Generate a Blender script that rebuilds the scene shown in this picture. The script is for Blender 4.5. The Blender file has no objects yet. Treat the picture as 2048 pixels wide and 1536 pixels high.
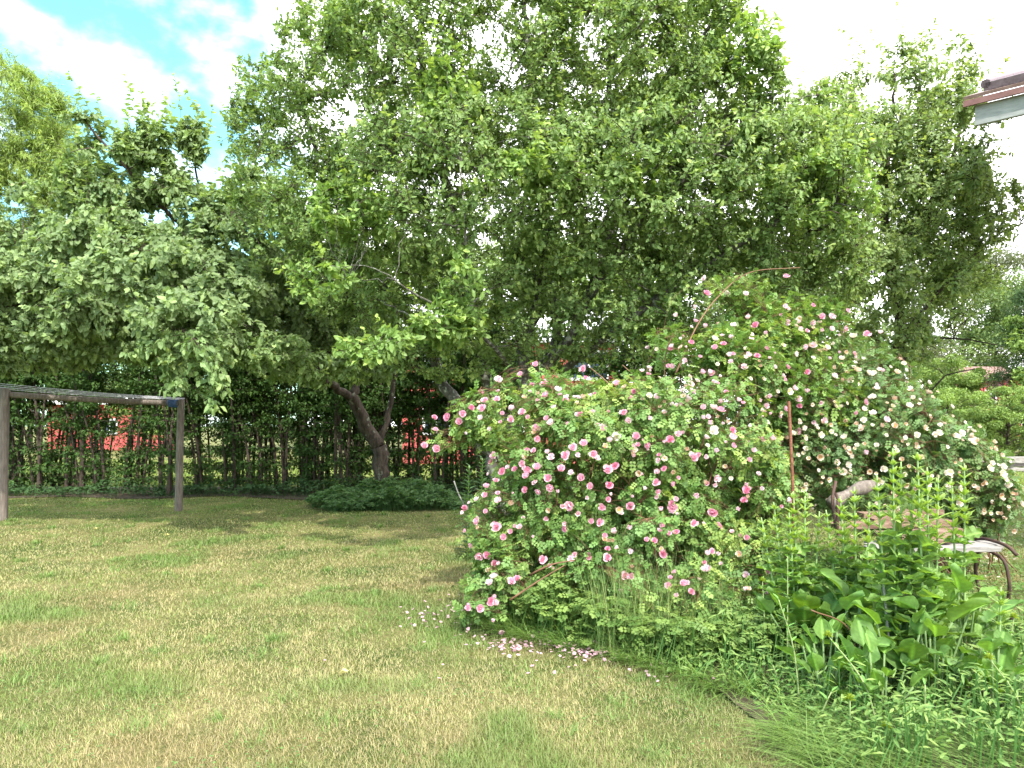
import bpy, math, random
import numpy as np
from mathutils import Vector, kdtree

rng = np.random.default_rng(7)
random.seed(7)
C = bpy.context.scene.collection
scene = bpy.context.scene

# ------------------------------------------------------------------ camera, world, sun, exposure
F = 1462.0                      # focal length in pixels of the 2048 px wide photograph
HZ = 850.0                      # image row of the horizon
EYE = 1.6
cam = bpy.data.cameras.new('camera')
cam.sensor_width = 36.0
cam.lens = 36.0 * F / 2048
cam.shift_y = (HZ - 768) / 2048
cam.clip_start = 0.05
cam.clip_end = 2000
cam_o = bpy.data.objects.new('camera', cam)
cam_o.location = (0, 0, EYE)
cam_o.rotation_euler = (math.radians(90), 0, 0)
C.objects.link(cam_o)
scene.camera = cam_o

SUN_DIR = Vector((-0.16, 0.70, -0.90)).normalized()      # the way the light travels
elev = math.asin(-SUN_DIR.z)
azim = math.atan2(-SUN_DIR.x, -SUN_DIR.y)                # clockwise from +Y
sun = bpy.data.lights.new('sun', 'SUN')
sun.energy = 3.4
sun.angle = math.radians(0.6)
sun.color = (1.0, 0.95, 0.87)
sun_o = bpy.data.objects.new('sun', sun)
sun_o.rotation_euler = SUN_DIR.to_track_quat('-Z', 'Y').to_euler()
sun_o.location = (0, 0, 30)
C.objects.link(sun_o)

world = bpy.data.worlds.new('World')
scene.world = world
world.use_nodes = True
nt = world.node_tree
nt.nodes.clear()
def N(t, kind, **kw):
    n = t.nodes.new(kind)
    for k, v in kw.items():
        if k in ('operation', 'sky_type', 'blend_type', 'data_type', 'noise_dimensions', 'attribute_name', 'wave_type', 'bands_direction', 'feature', 'vector_type'):
            setattr(n, k, v)
        else:
            n.inputs[k].default_value = v
    return n
out = nt.nodes.new('ShaderNodeOutputWorld')
bg = nt.nodes.new('ShaderNodeBackground')
sky = nt.nodes.new('ShaderNodeTexSky')
sky.sky_type = 'NISHITA'
sky.sun_disc = False
sky.sun_elevation = elev
sky.sun_rotation = azim
sky.air_density = 1.0
sky.ozone_density = 1.0
tc = nt.nodes.new('ShaderNodeTexCoord')
mp = nt.nodes.new('ShaderNodeMapping')
mp.inputs['Scale'].default_value = (1.0, 1.0, 1.5)
mp.inputs['Location'].default_value = (0.35, 0.1, 0.2)
nt.links.new(tc.outputs['Generated'], mp.inputs['Vector'])
nz = N(nt, 'ShaderNodeTexNoise', Scale=11.0, Detail=5.0, Roughness=0.5, Distortion=0.0)
nt.links.new(mp.outputs[0], nz.inputs['Vector'])
sep = nt.nodes.new('ShaderNodeSeparateXYZ')
nt.links.new(tc.outputs['Generated'], sep.inputs[0])
# a big bank of cloud covers everything but the western corner of the sky
band = nt.nodes.new('ShaderNodeMapRange')
band.inputs['From Min'].default_value = -0.30
band.inputs['From Max'].default_value = -0.19
band.inputs['To Min'].default_value = 0.0
band.inputs['To Max'].default_value = 0.65
nt.links.new(sep.outputs['X'], band.inputs['Value'])
addn = N(nt, 'ShaderNodeMath', operation='ADD')
nt.links.new(nz.outputs['Fac'], addn.inputs[0])
nt.links.new(band.outputs[0], addn.inputs[1])
mr = nt.nodes.new('ShaderNodeMapRange')
mr.interpolation_type = 'SMOOTHSTEP'
mr.inputs['From Min'].default_value = 0.40
mr.inputs['From Max'].default_value = 0.92
nt.links.new(addn.outputs[0], mr.inputs['Value'])
mix = N(nt, 'ShaderNodeMix', data_type='RGBA')
gain = N(nt, 'ShaderNodeMix', data_type='RGBA', blend_type='MULTIPLY')
gain.inputs[0].default_value = 1.0
gain.inputs[7].default_value = (0.95, 1.5, 1.3, 1)
nt.links.new(sky.outputs[0], gain.inputs[6])
nt.links.new(mr.outputs[0], mix.inputs[0])
nt.links.new(gain.outputs[2], mix.inputs[6])
mix.inputs[7].default_value = (13.5, 13.6, 13.9, 1)
nt.links.new(mix.outputs[2], bg.inputs['Color'])
bg.inputs['Strength'].default_value = 0.145
nt.links.new(bg.outputs[0], out.inputs['Surface'])

scene.view_settings.view_transform = 'Standard'
scene.view_settings.look = 'None'
scene.view_settings.gamma = 1.0
scene.view_settings.exposure = 1.25
scene.render.engine = 'CYCLES'
scene.cycles.max_bounces = 8
scene.cycles.diffuse_bounces = 4
scene.cycles.glossy_bounces = 2
scene.cycles.transmission_bounces = 4
scene.cycles.sample_clamp_indirect = 4.0

# ------------------------------------------------------------------ small maths
def P(u, v, d):
    return np.array([(u - 1024) / F * d, d, EYE - (v - HZ) / F * d])
def G(u, v):                                # the ground point seen at a pixel
    d = EYE * F / (v - HZ)
    return np.array([(u - 1024) / F * d, d, 0.0])
def nrm(a):
    return a / np.maximum(np.linalg.norm(a, axis=-1, keepdims=True), 1e-9)
def vnoise(p, seed=0):
    p = np.asarray(p, float)
    i = np.floor(p).astype(np.int64)
    f = p - i
    f = f * f * (3 - 2 * f)
    def h(a):
        x = (a[..., 0] * 374761393 + a[..., 1] * 668265263 + a[..., 2] * 2147483647 + seed * 1442695) & 0xffffffff
        x = ((x ^ (x >> 13)) * 1274126177) & 0xffffffff
        x = (x ^ (x >> 16)) & 0xffff
        return x / 65535.0
    r = 0
    for dx in (0, 1):
        for dy in (0, 1):
            for dz in (0, 1):
                w = (f[..., 0] if dx else 1 - f[..., 0]) * (f[..., 1] if dy else 1 - f[..., 1]) * (f[..., 2] if dz else 1 - f[..., 2])
                r = r + w * h(i + np.array([dx, dy, dz]))
    return r
def n2(x, y, s, seed=0):
    return vnoise(np.stack([x / s, y / s, np.zeros_like(x) + seed * 3.7], -1), seed)

# ------------------------------------------------------------------ mesh building
class Acc:
    """collects vertices, triangles and colours, becomes one mesh object"""
    def __init__(s):
        s.v, s.f, s.c, s.n = [], [], [], 0
    def add(s, v, f, c=(1, 1, 1)):
        v = np.asarray(v, float).reshape(-1, 3)
        f = np.asarray(f, np.int64).reshape(-1, 3)
        c = np.asarray(c, float)
        if c.ndim == 1:
            c = np.broadcast_to(c, (len(v), 3))
        s.v.append(v); s.f.append(f + s.n); s.c.append(c); s.n += len(v)
    def scatter(s, tpl, pos, X, Y, Z, size, col, tcol=None):
        tv, tf = tpl
        n, k = len(pos), len(tv)
        if n == 0:
            return
        size = np.broadcast_to(np.asarray(size, float), (n,))
        v = pos[:, None, :] + size[:, None, None] * (tv[None, :, 0:1] * X[:, None, :] + tv[None, :, 1:2] * Y[:, None, :] + tv[None, :, 2:3] * Z[:, None, :])
        f = tf[None] + (np.arange(n) * k)[:, None, None]
        c = np.broadcast_to(np.asarray(col, float).reshape(-1, 1, 3), (n, k, 3))
        if tcol is not None:
            c = c * tcol[None]
        s.add(v.reshape(-1, 3), f.reshape(-1, 3), c.reshape(-1, 3))
    def merge(s, o):
        s.v += o.v; s.c += o.c
        for f in o.f: s.f.append(f + s.n)
        s.n += o.n
    def mesh(s, name, mat, smooth=False):
        v = np.concatenate(s.v).astype(np.float32)
        f = np.concatenate(s.f).astype(np.int32)
        c = np.concatenate(s.c).astype(np.float32)
        me = bpy.data.meshes.new(name)
        me.vertices.add(len(v)); me.vertices.foreach_set('co', v.ravel())
        me.loops.add(len(f) * 3); me.loops.foreach_set('vertex_index', f.ravel())
        me.polygons.add(len(f)); me.polygons.foreach_set('loop_start', np.arange(len(f), dtype=np.int32) * 3)
        me.polygons.foreach_set('use_smooth', np.full(len(f), smooth))
        at = me.color_attributes.new('col', 'FLOAT_COLOR', 'POINT')
        at.data.foreach_set('color', np.concatenate([c, np.ones((len(c), 1), np.float32)], 1).ravel())
        me.materials.append(mat)
        me.update(); me.validate()
        return me
    def build(s, name, mat, parent=None, smooth=False):
        o = bpy.data.objects.new(name, s.mesh(name, mat, smooth))
        C.objects.link(o)
        if parent is not None:
            o.parent = parent
            o.matrix_parent_inverse.identity()
            o.location = [-a for a in parent.location] if parent.get('world_parts') else (0, 0, 0)
        return o
def tag(o, label=None, cat=None, group=None, kind=None):
    if label: o['label'] = label
    if cat: o['category'] = cat
    if group: o['group'] = group
    if kind: o['kind'] = kind
    return o
def thing(name, label, cat, loc=(0, 0, 0), group=None, world=True):
    o = bpy.data.objects.new(name, None)
    C.objects.link(o)
    o.empty_display_size = 0.1
    o.location = [float(a) for a in loc]
    if world:
        o['world_parts'] = 1
    return tag(o, label, cat, group)
def dup(root, loc, rz=0.0, sc=(1, 1, 1), label=None):
    r = root.copy(); C.objects.link(r)
    r.location = loc; r.rotation_euler = (0, 0, rz); r.scale = sc
    if label: r['label'] = label
    for ch in list(root.children):
        c = ch.copy(); C.objects.link(c); c.parent = r
        for g in list(ch.children):
            d = g.copy(); C.objects.link(d); d.parent = c
    return r

def tube(pts, rad, sides=6, col=(1, 1, 1), cap=True):
    pts = np.asarray(pts, float); k = len(pts)
    rad = np.broadcast_to(np.asarray(rad, float), (k,))
    t = nrm(np.gradient(pts, axis=0))
    ref = np.array([0.31, 0.17, 0.93]) if abs(t[0] @ np.array([0.31, 0.17, 0.93])) < 0.9 else np.array([1.0, 0.1, 0])
    a = nrm(np.cross(t, ref)); 
    for i in range(1, k):
        w = a[i - 1] - t[i] * (a[i - 1] @ t[i]); a[i] = w / max(np.linalg.norm(w), 1e-9)
    b = np.cross(t, a)
    th = np.arange(sides) * 2 * math.pi / sides
    v = pts[:, None] + rad[:, None, None] * (np.cos(th)[None, :, None] * a[:, None] + np.sin(th)[None, :, None] * b[:, None])
    v = v.reshape(-1, 3)
    i = np.arange(k - 1)[:, None] * sides; j = np.arange(sides)[None]; j2 = (j + 1) % sides
    f = np.concatenate([np.stack([i + j, i + j2, i + sides + j2], -1).reshape(-1, 3), np.stack([i + j, i + sides + j2, i + sides + j], -1).reshape(-1, 3)])
    if cap:
        e = []
        for q in range(1, sides - 1):
            e.append((0, q + 1, q)); o = (k - 1) * sides; e.append((o, o + q, o + q + 1))
        f = np.concatenate([f, np.array(e)])
    return v, f
def tubes(Pn, Rn, sides=3):
    """n chains of k points each, vectorised"""
    n, k, _ = Pn.shape
    t = nrm(np.gradient(Pn, axis=1))
    ref = np.array([0.31, 0.57, 0.2])
    a = nrm(np.cross(t, ref)); b = np.cross(t, a)
    th = np.arange(sides) * 2 * math.pi / sides
    v = Pn[:, :, None] + Rn[:, :, None, None] * (np.cos(th)[None, None, :, None] * a[:, :, None] + np.sin(th)[None, None, :, None] * b[:, :, None])
    i = (np.arange(n)[:, None, None] * k + np.arange(k - 1)[None, :, None]) * sides
    j = np.arange(sides)[None, None]; j2 = (j + 1) % sides
    f = np.concatenate([np.stack([i + j, i + j2, i + sides + j2], -1).reshape(-1, 3), np.stack([i + j, i + sides + j2, i + sides + j], -1).reshape(-1, 3)])
    return v.reshape(-1, 3), f
def box_vf(lo, hi):
    x0, y0, z0 = lo; x1, y1, z1 = hi
    v = np.array([(x0, y0, z0), (x1, y0, z0), (x1, y1, z0), (x0, y1, z0), (x0, y0, z1), (x1, y0, z1), (x1, y1, z1), (x0, y1, z1)], float)
    q = [(0, 3, 2, 1), (4, 5, 6, 7), (0, 1, 5, 4), (1, 2, 6, 5), (2, 3, 7, 6), (3, 0, 4, 7)]
    return v, np.array([t for a, b, c, d in q for t in ((a, b, c), (a, c, d))])
def obox(center, ax, ay, az, sx, sy, sz):
    """box with its own axes"""
    v, f = box_vf((-sx / 2, -sy / 2, -sz / 2), (sx / 2, sy / 2, sz / 2))
    return np.asarray(center) + v[:, :1] * np.asarray(ax) + v[:, 1:2] * np.asarray(ay) + v[:, 2:] * np.asarray(az), f
def smooth_line(pts, step=0.15):
    pts = np.asarray(pts, float)
    p = np.vstack([2 * pts[0] - pts[1], pts, 2 * pts[-1] - pts[-2]])
    o = []
    for i in range(1, len(p) - 2):
        m = max(2, int(np.linalg.norm(p[i + 1] - p[i]) / step))
        for t in np.linspace(0, 1, m, endpoint=False):
            o.append(0.5 * ((2 * p[i]) + (p[i + 1] - p[i - 1]) * t + (2 * p[i - 1] - 5 * p[i] + 4 * p[i + 1] - p[i + 2]) * t * t + (3 * p[i] - p[i - 1] - 3 * p[i + 1] + p[i + 2]) * t ** 3))
    o.append(p[-2])
    return np.array(o)

# ------------------------------------------------------------------ materials
def mat_new(name):
    m = bpy.data.materials.new(name); m.use_nodes = True
    t = m.node_tree; t.nodes.clear()
    return m, t, t.nodes.new('ShaderNodeOutputMaterial')
def leaf_mat(name, rough=0.5, trans=0.35, spec=0.35, tint=(1.25, 1.2, 0.55)):
    m, t, o = mat_new(name)
    a = N(t, 'ShaderNodeAttribute', attribute_name='col')
    tcd = t.nodes.new('ShaderNodeTexCoord')
    ns = N(t, 'ShaderNodeTexNoise', Scale=60.0, Detail=2.0)
    t.links.new(tcd.outputs['Object'], ns.inputs['Vector'])
    mr_ = t.nodes.new('ShaderNodeMapRange'); mr_.inputs['To Min'].default_value = 0.8; mr_.inputs['To Max'].default_value = 1.2
    t.links.new(ns.outputs['Fac'], mr_.inputs['Value'])
    mu = N(t, 'ShaderNodeMix', data_type='RGBA', blend_type='MULTIPLY'); mu.inputs[0].default_value = 1.0
    t.links.new(a.outputs['Color'], mu.inputs[6]); t.links.new(mr_.outputs[0], mu.inputs[7])
    p = N(t, 'ShaderNodeBsdfPrincipled', Roughness=rough); p.inputs['Specular IOR Level'].default_value = spec
    t.links.new(mu.outputs[2], p.inputs['Base Color'])
    tr = t.nodes.new('ShaderNodeBsdfTranslucent')
    m2 = N(t, 'ShaderNodeMix', data_type='RGBA', blend_type='MULTIPLY'); m2.inputs[0].default_value = 1.0; m2.inputs[7].default_value = (*tint, 1)
    t.links.new(mu.outputs[2], m2.inputs[6]); t.links.new(m2.outputs[2], tr.inputs['Color'])
    ms = t.nodes.new('ShaderNodeMixShader'); ms.inputs[0].default_value = trans
    t.links.new(p.outputs[0], ms.inputs[1]); t.links.new(tr.outputs[0], ms.inputs[2])
    t.links.new(ms.outputs[0], o.inputs['Surface'])
    return m
def solid_mat(name, cols, scale=8.0, rough=0.8, bump=0.3, stretch=(1, 1, 1), spots=None, use_col=False, bscale=None):
    """noise-blended surface: cols = two or three colours"""
    m, t, o = mat_new(name)
    tcd = t.nodes.new('ShaderNodeTexCoord')
    mpp = t.nodes.new('ShaderNodeMapping'); mpp.inputs['Scale'].default_value = stretch
    t.links.new(tcd.outputs['Object'], mpp.inputs['Vector'])
    ns = N(t, 'ShaderNodeTexNoise', Scale=scale, Detail=6.0, Roughness=0.65)
    t.links.new(mpp.outputs[0], ns.inputs['Vector'])
    cr = t.nodes.new('ShaderNodeValToRGB'); e = cr.color_ramp.elements
    e[0].position = 0.32; e[0].color = (*cols[0], 1); e[1].position = 0.68; e[1].color = (*cols[-1], 1)
    if len(cols) > 2:
        x = e.new(0.5); x.color = (*cols[1], 1)
    t.links.new(ns.outputs['Fac'], cr.inputs[0])
    src = cr.outputs[0]
    if spots:
        n3 = N(t, 'ShaderNodeTexNoise', Scale=spots[1], Detail=4.0); t.links.new(tcd.outputs['Object'], n3.inputs['Vector'])
        mr_ = t.nodes.new('ShaderNodeMapRange'); mr_.inputs['From Min'].default_value = spots[2]; mr_.inputs['From Max'].default_value = spots[2] + 0.06
        t.links.new(n3.outputs['Fac'], mr_.inputs['Value'])
        mx = N(t, 'ShaderNodeMix', data_type='RGBA'); mx.inputs[7].default_value = (*spots[0], 1)
        t.links.new(mr_.outputs[0], mx.inputs[0]); t.links.new(src, mx.inputs[6]); src = mx.outputs[2]
    if use_col:
        a = N(t, 'ShaderNodeAttribute', attribute_name='col')
        mu = N(t, 'ShaderNodeMix', data_type='RGBA', blend_type='MULTIPLY'); mu.inputs[0].default_value = 1.0
        t.links.new(src, mu.inputs[6]); t.links.new(a.outputs['Color'], mu.inputs[7]); src = mu.outputs[2]
    p = N(t, 'ShaderNodeBsdfPrincipled', Roughness=rough); p.inputs['Specular IOR Level'].default_value = 0.3
    t.links.new(src, p.inputs['Base Color'])
    if bump:
        bp = N(t, 'ShaderNodeBump', Strength=bump); bp.inputs['Distance'].default_value = 0.02
        if bscale:
            nb = N(t, 'ShaderNodeTexNoise', Scale=bscale, Detail=5.0); t.links.new(mpp.outputs[0], nb.inputs['Vector'])
            t.links.new(nb.outputs['Fac'], bp.inputs['Height'])
        else:
            t.links.new(ns.outputs['Fac'], bp.inputs['Height'])
        t.links.new(bp.outputs[0], p.inputs['Normal'])
    t.links.new(p.outputs[0], o.inputs['Surface'])
    return m

M_leaf = leaf_mat('tree_leaf', 0.5, 0.42, 0.3, (1.27, 1.25, 0.62))
M_far = leaf_mat('far_leaf', 0.6, 0.3, 0.2)
M_rose_leaf = leaf_mat('rose_leaf', 0.5, 0.35, 0.3)
M_petal = leaf_mat('petal', 0.6, 0.3, 0.15, (1.05, 0.95, 0.95))
M_broad = leaf_mat('broad_leaf', 0.55, 0.35, 0.25, (1.4, 1.4, 0.4))
M_grass = leaf_mat('grass_blade', 0.55, 0.35, 0.25, (1.2, 1.15, 0.6))
M_bark = solid_mat('bark', [(0.02, 0.015, 0.011), (0.055, 0.04, 0.03), (0.10, 0.078, 0.058)], 14, 0.9, 0.9, (1, 1, 0.35), ((0.17, 0.18, 0.13), 9.0, 0.62))
M_bark_grey = solid_mat('lichen_bark', [(0.035, 0.03, 0.024), (0.09, 0.085, 0.07), (0.17, 0.165, 0.14)], 18, 0.9, 0.9, (1, 1, 0.5), ((0.30, 0.31, 0.26), 16.0, 0.58))
M_twig = solid_mat('twig', [(0.035, 0.025, 0.018), (0.08, 0.06, 0.045)], 20, 0.85, 0.2)
M_cane = solid_mat('rose_cane', [(0.11, 0.05, 0.03), (0.2, 0.11, 0.06)], 12, 0.6, 0.1)
M_stem = leaf_mat('green_stem', 0.5, 0.1, 0.3)
M_wood = solid_mat('grey_wood', [(0.09, 0.075, 0.062), (0.15, 0.125, 0.105), (0.23, 0.195, 0.165)], 10, 0.85, 0.4, (4, 4, 0.5))
M_board_grey = solid_mat('weathered_board', [(0.12, 0.11, 0.10), (0.23, 0.215, 0.20), (0.36, 0.34, 0.31)], 9, 0.85, 0.4, (0.6, 6, 6))
M_board_red = solid_mat('brown_board', [(0.08, 0.045, 0.03), (0.17, 0.10, 0.07), (0.30, 0.22, 0.17)], 9, 0.8, 0.35, (0.6, 6, 6))
M_iron = solid_mat('rusty_iron', [(0.03, 0.02, 0.018), (0.09, 0.045, 0.03)], 20, 0.7, 0.3)
M_rust = solid_mat('rust', [(0.10, 0.035, 0.02), (0.24, 0.10, 0.06)], 30, 0.85, 0.3)
M_redwall = solid_mat('red_paint', [(0.38, 0.07, 0.065), (0.48, 0.11, 0.10)], 3, 0.8, 0.1)
M_white = solid_mat('white_paint', [(0.68, 0.68, 0.68), (0.8, 0.8, 0.8)], 4, 0.7, 0.05)
M_roofm = solid_mat('pale_roof', [(0.62, 0.62, 0.64), (0.74, 0.74, 0.76)], 3, 0.5, 0.05)
M_rope = solid_mat('blue_rope', [(0.03, 0.08, 0.2), (0.08, 0.18, 0.4)], 30, 0.7, 0.2)
M_line = solid_mat('washing_line', [(0.35, 0.36, 0.38), (0.5, 0.5, 0.52)], 30, 0.6, 0.0)
M_glass = solid_mat('window_glass', [(0.02, 0.03, 0.05), (0.05, 0.07, 0.1)], 2, 0.1, 0.0)
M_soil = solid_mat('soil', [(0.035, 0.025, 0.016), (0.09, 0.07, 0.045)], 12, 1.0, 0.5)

# ------------------------------------------------------------------ ground
def lawn_mix(x, y):
    """0 = lush green ... 1 = dry straw; second value: rusty brown"""
    a = 0.36 * n2(x, y, 1.5, 1) + 0.36 * n2(x, y, 0.5, 2) + 0.28 * n2(x, y, 0.16, 3)
    far = np.clip((y - 8.5) / 5.0, 0, 1)
    dry = np.clip((a - 0.22) * 2.6, 0, 1) * (1 - 0.75 * far)
    s = np.abs((y - 7.15) - (x + 1.2) * 0.23 - 0.5 * (n2(x, y, 1.0, 9) - 0.5))
    br = np.clip(1 - s / 0.28, 0, 1) * np.clip((n2(x, y, 0.7, 5) - 0.2) * 2, 0, 1) * (x > -4)
    br = np.maximum(br, np.clip((n2(x, y, 0.9, 6) - 0.72) * 3.5, 0, 1) * 0.8)
    return dry, br
def lawn_col(x, y, r):
    dry, br = lawn_mix(x, y)
    g = np.array([0.16, 0.23, 0.06]); g2 = np.array([0.27, 0.305, 0.105]); st = np.array([0.41, 0.36, 0.185]); bw = np.array([0.30, 0.215, 0.125])
    r = r[:, None]; dry = dry[:, None]; br = br[:, None]
    k = (r < (0.06 + 0.72 * dry))
    base = g * (1 - dry) + g2 * dry
    c = np.where(k, st * (0.75 + 0.5 * r), base)
    return c * (1 - br * 0.75) + bw * br * 0.75
def bed_edge(y):                      # x of the border between mown lawn and garden bed
    return np.interp(y, [3.0, 3.4, 4.25, 4.9, 5.3, 5.7, 6.4, 7.5, 9.0], [1.30, 1.36, 1.35, 0.75, 0.2, -0.25, -0.38, -0.35, 0.3])

m, t, o_ = mat_new('lawn_ground')
tcd = t.nodes.new('ShaderNodeTexCoord')
n1 = N(t, 'ShaderNodeTexNoise', Scale=0.9, Detail=6.0, Roughness=0.65); t.links.new(tcd.outputs['Object'], n1.inputs['Vector'])
cr = t.nodes.new('ShaderNodeValToRGB'); e = cr.color_ramp.elements
e[0].position = 0.36; e[0].color = (0.06, 0.095, 0.022, 1); e[1].position = 0.66; e[1].color = (0.26, 0.22, 0.10, 1)
x = e.new(0.5); x.color = (0.14, 0.15, 0.05, 1)
t.links.new(n1.outputs['Fac'], cr.inputs[0])
n3 = N(t, 'ShaderNodeTexNoise', Scale=55.0, Detail=5.0, Roughness=0.8); t.links.new(tcd.outputs['Object'], n3.inputs['Vector'])
mr_ = t.nodes.new('ShaderNodeMapRange'); mr_.inputs['From Min'].default_value = 0.3; mr_.inputs['From Max'].default_value = 0.7; mr_.inputs['To Min'].default_value = 0.35; mr_.inputs['To Max'].default_value = 1.35
t.links.new(n3.outputs['Fac'], mr_.inputs['Value'])
mu = N(t, 'ShaderNodeMix', data_type='RGBA', blend_type='MULTIPLY'); mu.inputs[0].default_value = 1.0
t.links.new(cr.outputs[0], mu.inputs[6]); t.links.new(mr_.outputs[0], mu.inputs[7])
pb = N(t, 'ShaderNodeBsdfPrincipled', Roughness=0.95); pb.inputs['Specular IOR Level'].default_value = 0.1
t.links.new(mu.outputs[2], pb.inputs['Base Color'])
bp = N(t, 'ShaderNodeBump', Strength=0.8); bp.inputs['Distance'].default_value = 0.03
t.links.new(n3.outputs['Fac'], bp.inputs['Height']); t.links.new(bp.outputs[0], pb.inputs['Normal'])
t.links.new(pb.outputs[0], o_.inputs['Surface'])
M_ground = m
def gh(x, y):                         # gentle unevenness of the lawn
    k = np.clip((20 - y) / 6, 0, 1) * np.clip((y + 2) / 3, 0, 1)
    return 0.05 * (n2(x, y, 1.3, 21) - 0.5) * k
a = Acc()
gx = np.concatenate([[-900, -200, -60], np.linspace(-16, 16, 129), [60, 200, 900]])
gy = np.concatenate([[-900, -200, -30, -5], np.linspace(-1, 22, 93), [60, 200, 900]])
XX, YY = np.meshgrid(gx, gy)
ZZ = gh(XX.ravel(), YY.ravel())
nx, ny = len(gx), len(gy)
ii = (np.arange(ny - 1)[:, None] * nx + np.arange(nx - 1)[None]).ravel()
a.add(np.stack([XX.ravel(), YY.ravel(), ZZ], -1), np.concatenate([np.stack([ii, ii + 1, ii + nx + 1], -1), np.stack([ii, ii + nx + 1, ii + nx], -1)]))
tag(a.build('ground', M_ground, None, True), kind='structure')
# soil of the garden bed and under the hedge
def sheet(name, poly, z, mat):
    a = Acc(); poly = np.array(poly, float); c = poly.mean(0)
    k = len(poly)
    ring = [c + (poly - c) * s for s in (0.33, 0.66, 1.0)]
    v = np.vstack([c[None]] + ring)
    zz = gh(v[:, 0], v[:, 1]) + z
    f = [(0, 1 + i, 1 + (i + 1) % k) for i in range(k)]
    for r_ in (0, 1):
        o = 1 + r_ * k
        for i in range(k):
            j = (i + 1) % k
            f += [(o + i, o + k + i, o + k + j), (o + i, o + k + j, o + j)]
    a.add(np.column_stack([v, zz]), f)
    return tag(a.build(name, mat), kind='structure')
ys = np.linspace(3.3, 8.5, 24)
poly = [(bed_edge(y) + 0.18 + 0.1 * math.sin(y * 7), y) for y in ys] + [(3.8, 8.2), (3.9, 7.0), (3.5, 6.0), (2.9, 5.2), (2.9, 3.3)]
sheet('garden_soil', poly, 0.022, M_soil)
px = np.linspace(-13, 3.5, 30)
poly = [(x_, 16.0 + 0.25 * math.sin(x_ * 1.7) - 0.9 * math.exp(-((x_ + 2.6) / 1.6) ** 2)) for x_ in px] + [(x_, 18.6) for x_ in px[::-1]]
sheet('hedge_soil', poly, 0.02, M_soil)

# ------------------------------------------------------------------ leaf shapes (x along, y across, z up)
def T(v, f):
    return np.array(v, float), np.array(f, np.int64)
def leaf7(w, fold=0.10, curl=0.18):
    v = [(0, 0, 0), (.33, -w * .5, fold * w * 2), (.33, w * .5, fold * w * 2), (.72, -w * .40, 0), (.72, w * .40, 0), (1, 0, 0), (.52, 0, 0)]
    v = [(x, y, z - curl * x * x) for x, y, z in v]
    return T(v, [(0, 6, 1), (1, 6, 3), (3, 6, 5), (0, 2, 6), (2, 4, 6), (4, 5, 6)])
def leaf4(w, fold=0.1, curl=0.15):
    v = [(0, 0, 0), (.48, -w * .5, fold - curl * .2), (.48, w * .5, fold - curl * .2), (1, 0, -curl)]
    return T(v, [(0, 3, 1), (0, 2, 3)])
def pinnate(n=3, droop=0.15):
    V, Fc = [], []
    def lf(bx, by, ang, L, w):
        ca, sa = math.cos(ang), math.sin(ang); o = len(V)
        for x, y, z in [(0, 0, 0), (.3, w, .03), (.72, w * .85, .02), (1, 0, -.02), (.72, -w * .85, .02), (.3, -w, .03)]:
            xx, yy = bx + L * (x * ca - y * sa), by + L * (x * sa + y * ca)
            V.append((xx, yy, L * z - droop * xx * xx))
        for q in ((0, 2, 1), (0, 3, 2), (0, 4, 3), (0, 5, 4)):
            Fc.append(tuple(o + w_ for w_ in q))
    for i in range(n):
        b = 0.28 + 0.46 * i / max(1, n - 1)
        for s in (-1, 1):
            lf(b, 0.015 * s, s * (1.15 - 0.1 * i), 0.30 - 0.02 * (n - 1 - i), 0.34)
    lf(0.78, 0, 0, 0.32, 0.34)
    o = len(V)
    V.extend([(0, -.008, 0), (0, .008, 0), (.8, 0, -droop * .64)]); Fc.append((o, o + 2, o + 1))
    return T(V, Fc)
def blade(bend=0.35, seg=2):
    v, f = [], []
    for i in range(seg + 1):
        s = i / (seg + 1); w = 0.5 * (1 - s * 0.45)
        v += [(s, -w, bend * s * s), (s, w, bend * s * s)]
        if i:
            q = 2 * i; f += [(q - 2, q, q + 1), (q - 2, q + 1, q - 1)]
    v.append((1, 0, bend)); q = 2 * (seg + 1); f.append((q - 2, q, q - 1))
    return T(v, f)

def place_leaves(acc, tpl, pos, tan, up, size, col, side_mix=1.0, droop=0.2, upj=0.55, outw=None):
    n = len(pos)
    r = nrm(rng.normal(size=(n, 3)))
    r = nrm(r - tan * (r * tan).sum(-1, keepdims=True))
    d = nrm(0.55 * tan + side_mix * r + np.array([0, 0, -droop]) * rng.random((n, 1)) * 2)
    u = up + upj * rng.normal(size=(n, 3))
    if outw is not None:
        u = u + outw
    z = nrm(u - d * (u * d).sum(-1, keepdims=True))
    y = np.cross(z, d)
    acc.scatter(tpl, pos, d, y, z, size, col)

def bez(S, Cc, E, k):
    t_ = np.linspace(0, 1, k)[None, :, None]
    return (1 - t_) ** 2 * S[:, None] + 2 * t_ * (1 - t_) * Cc[:, None] + t_ ** 2 * E[:, None]

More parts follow.
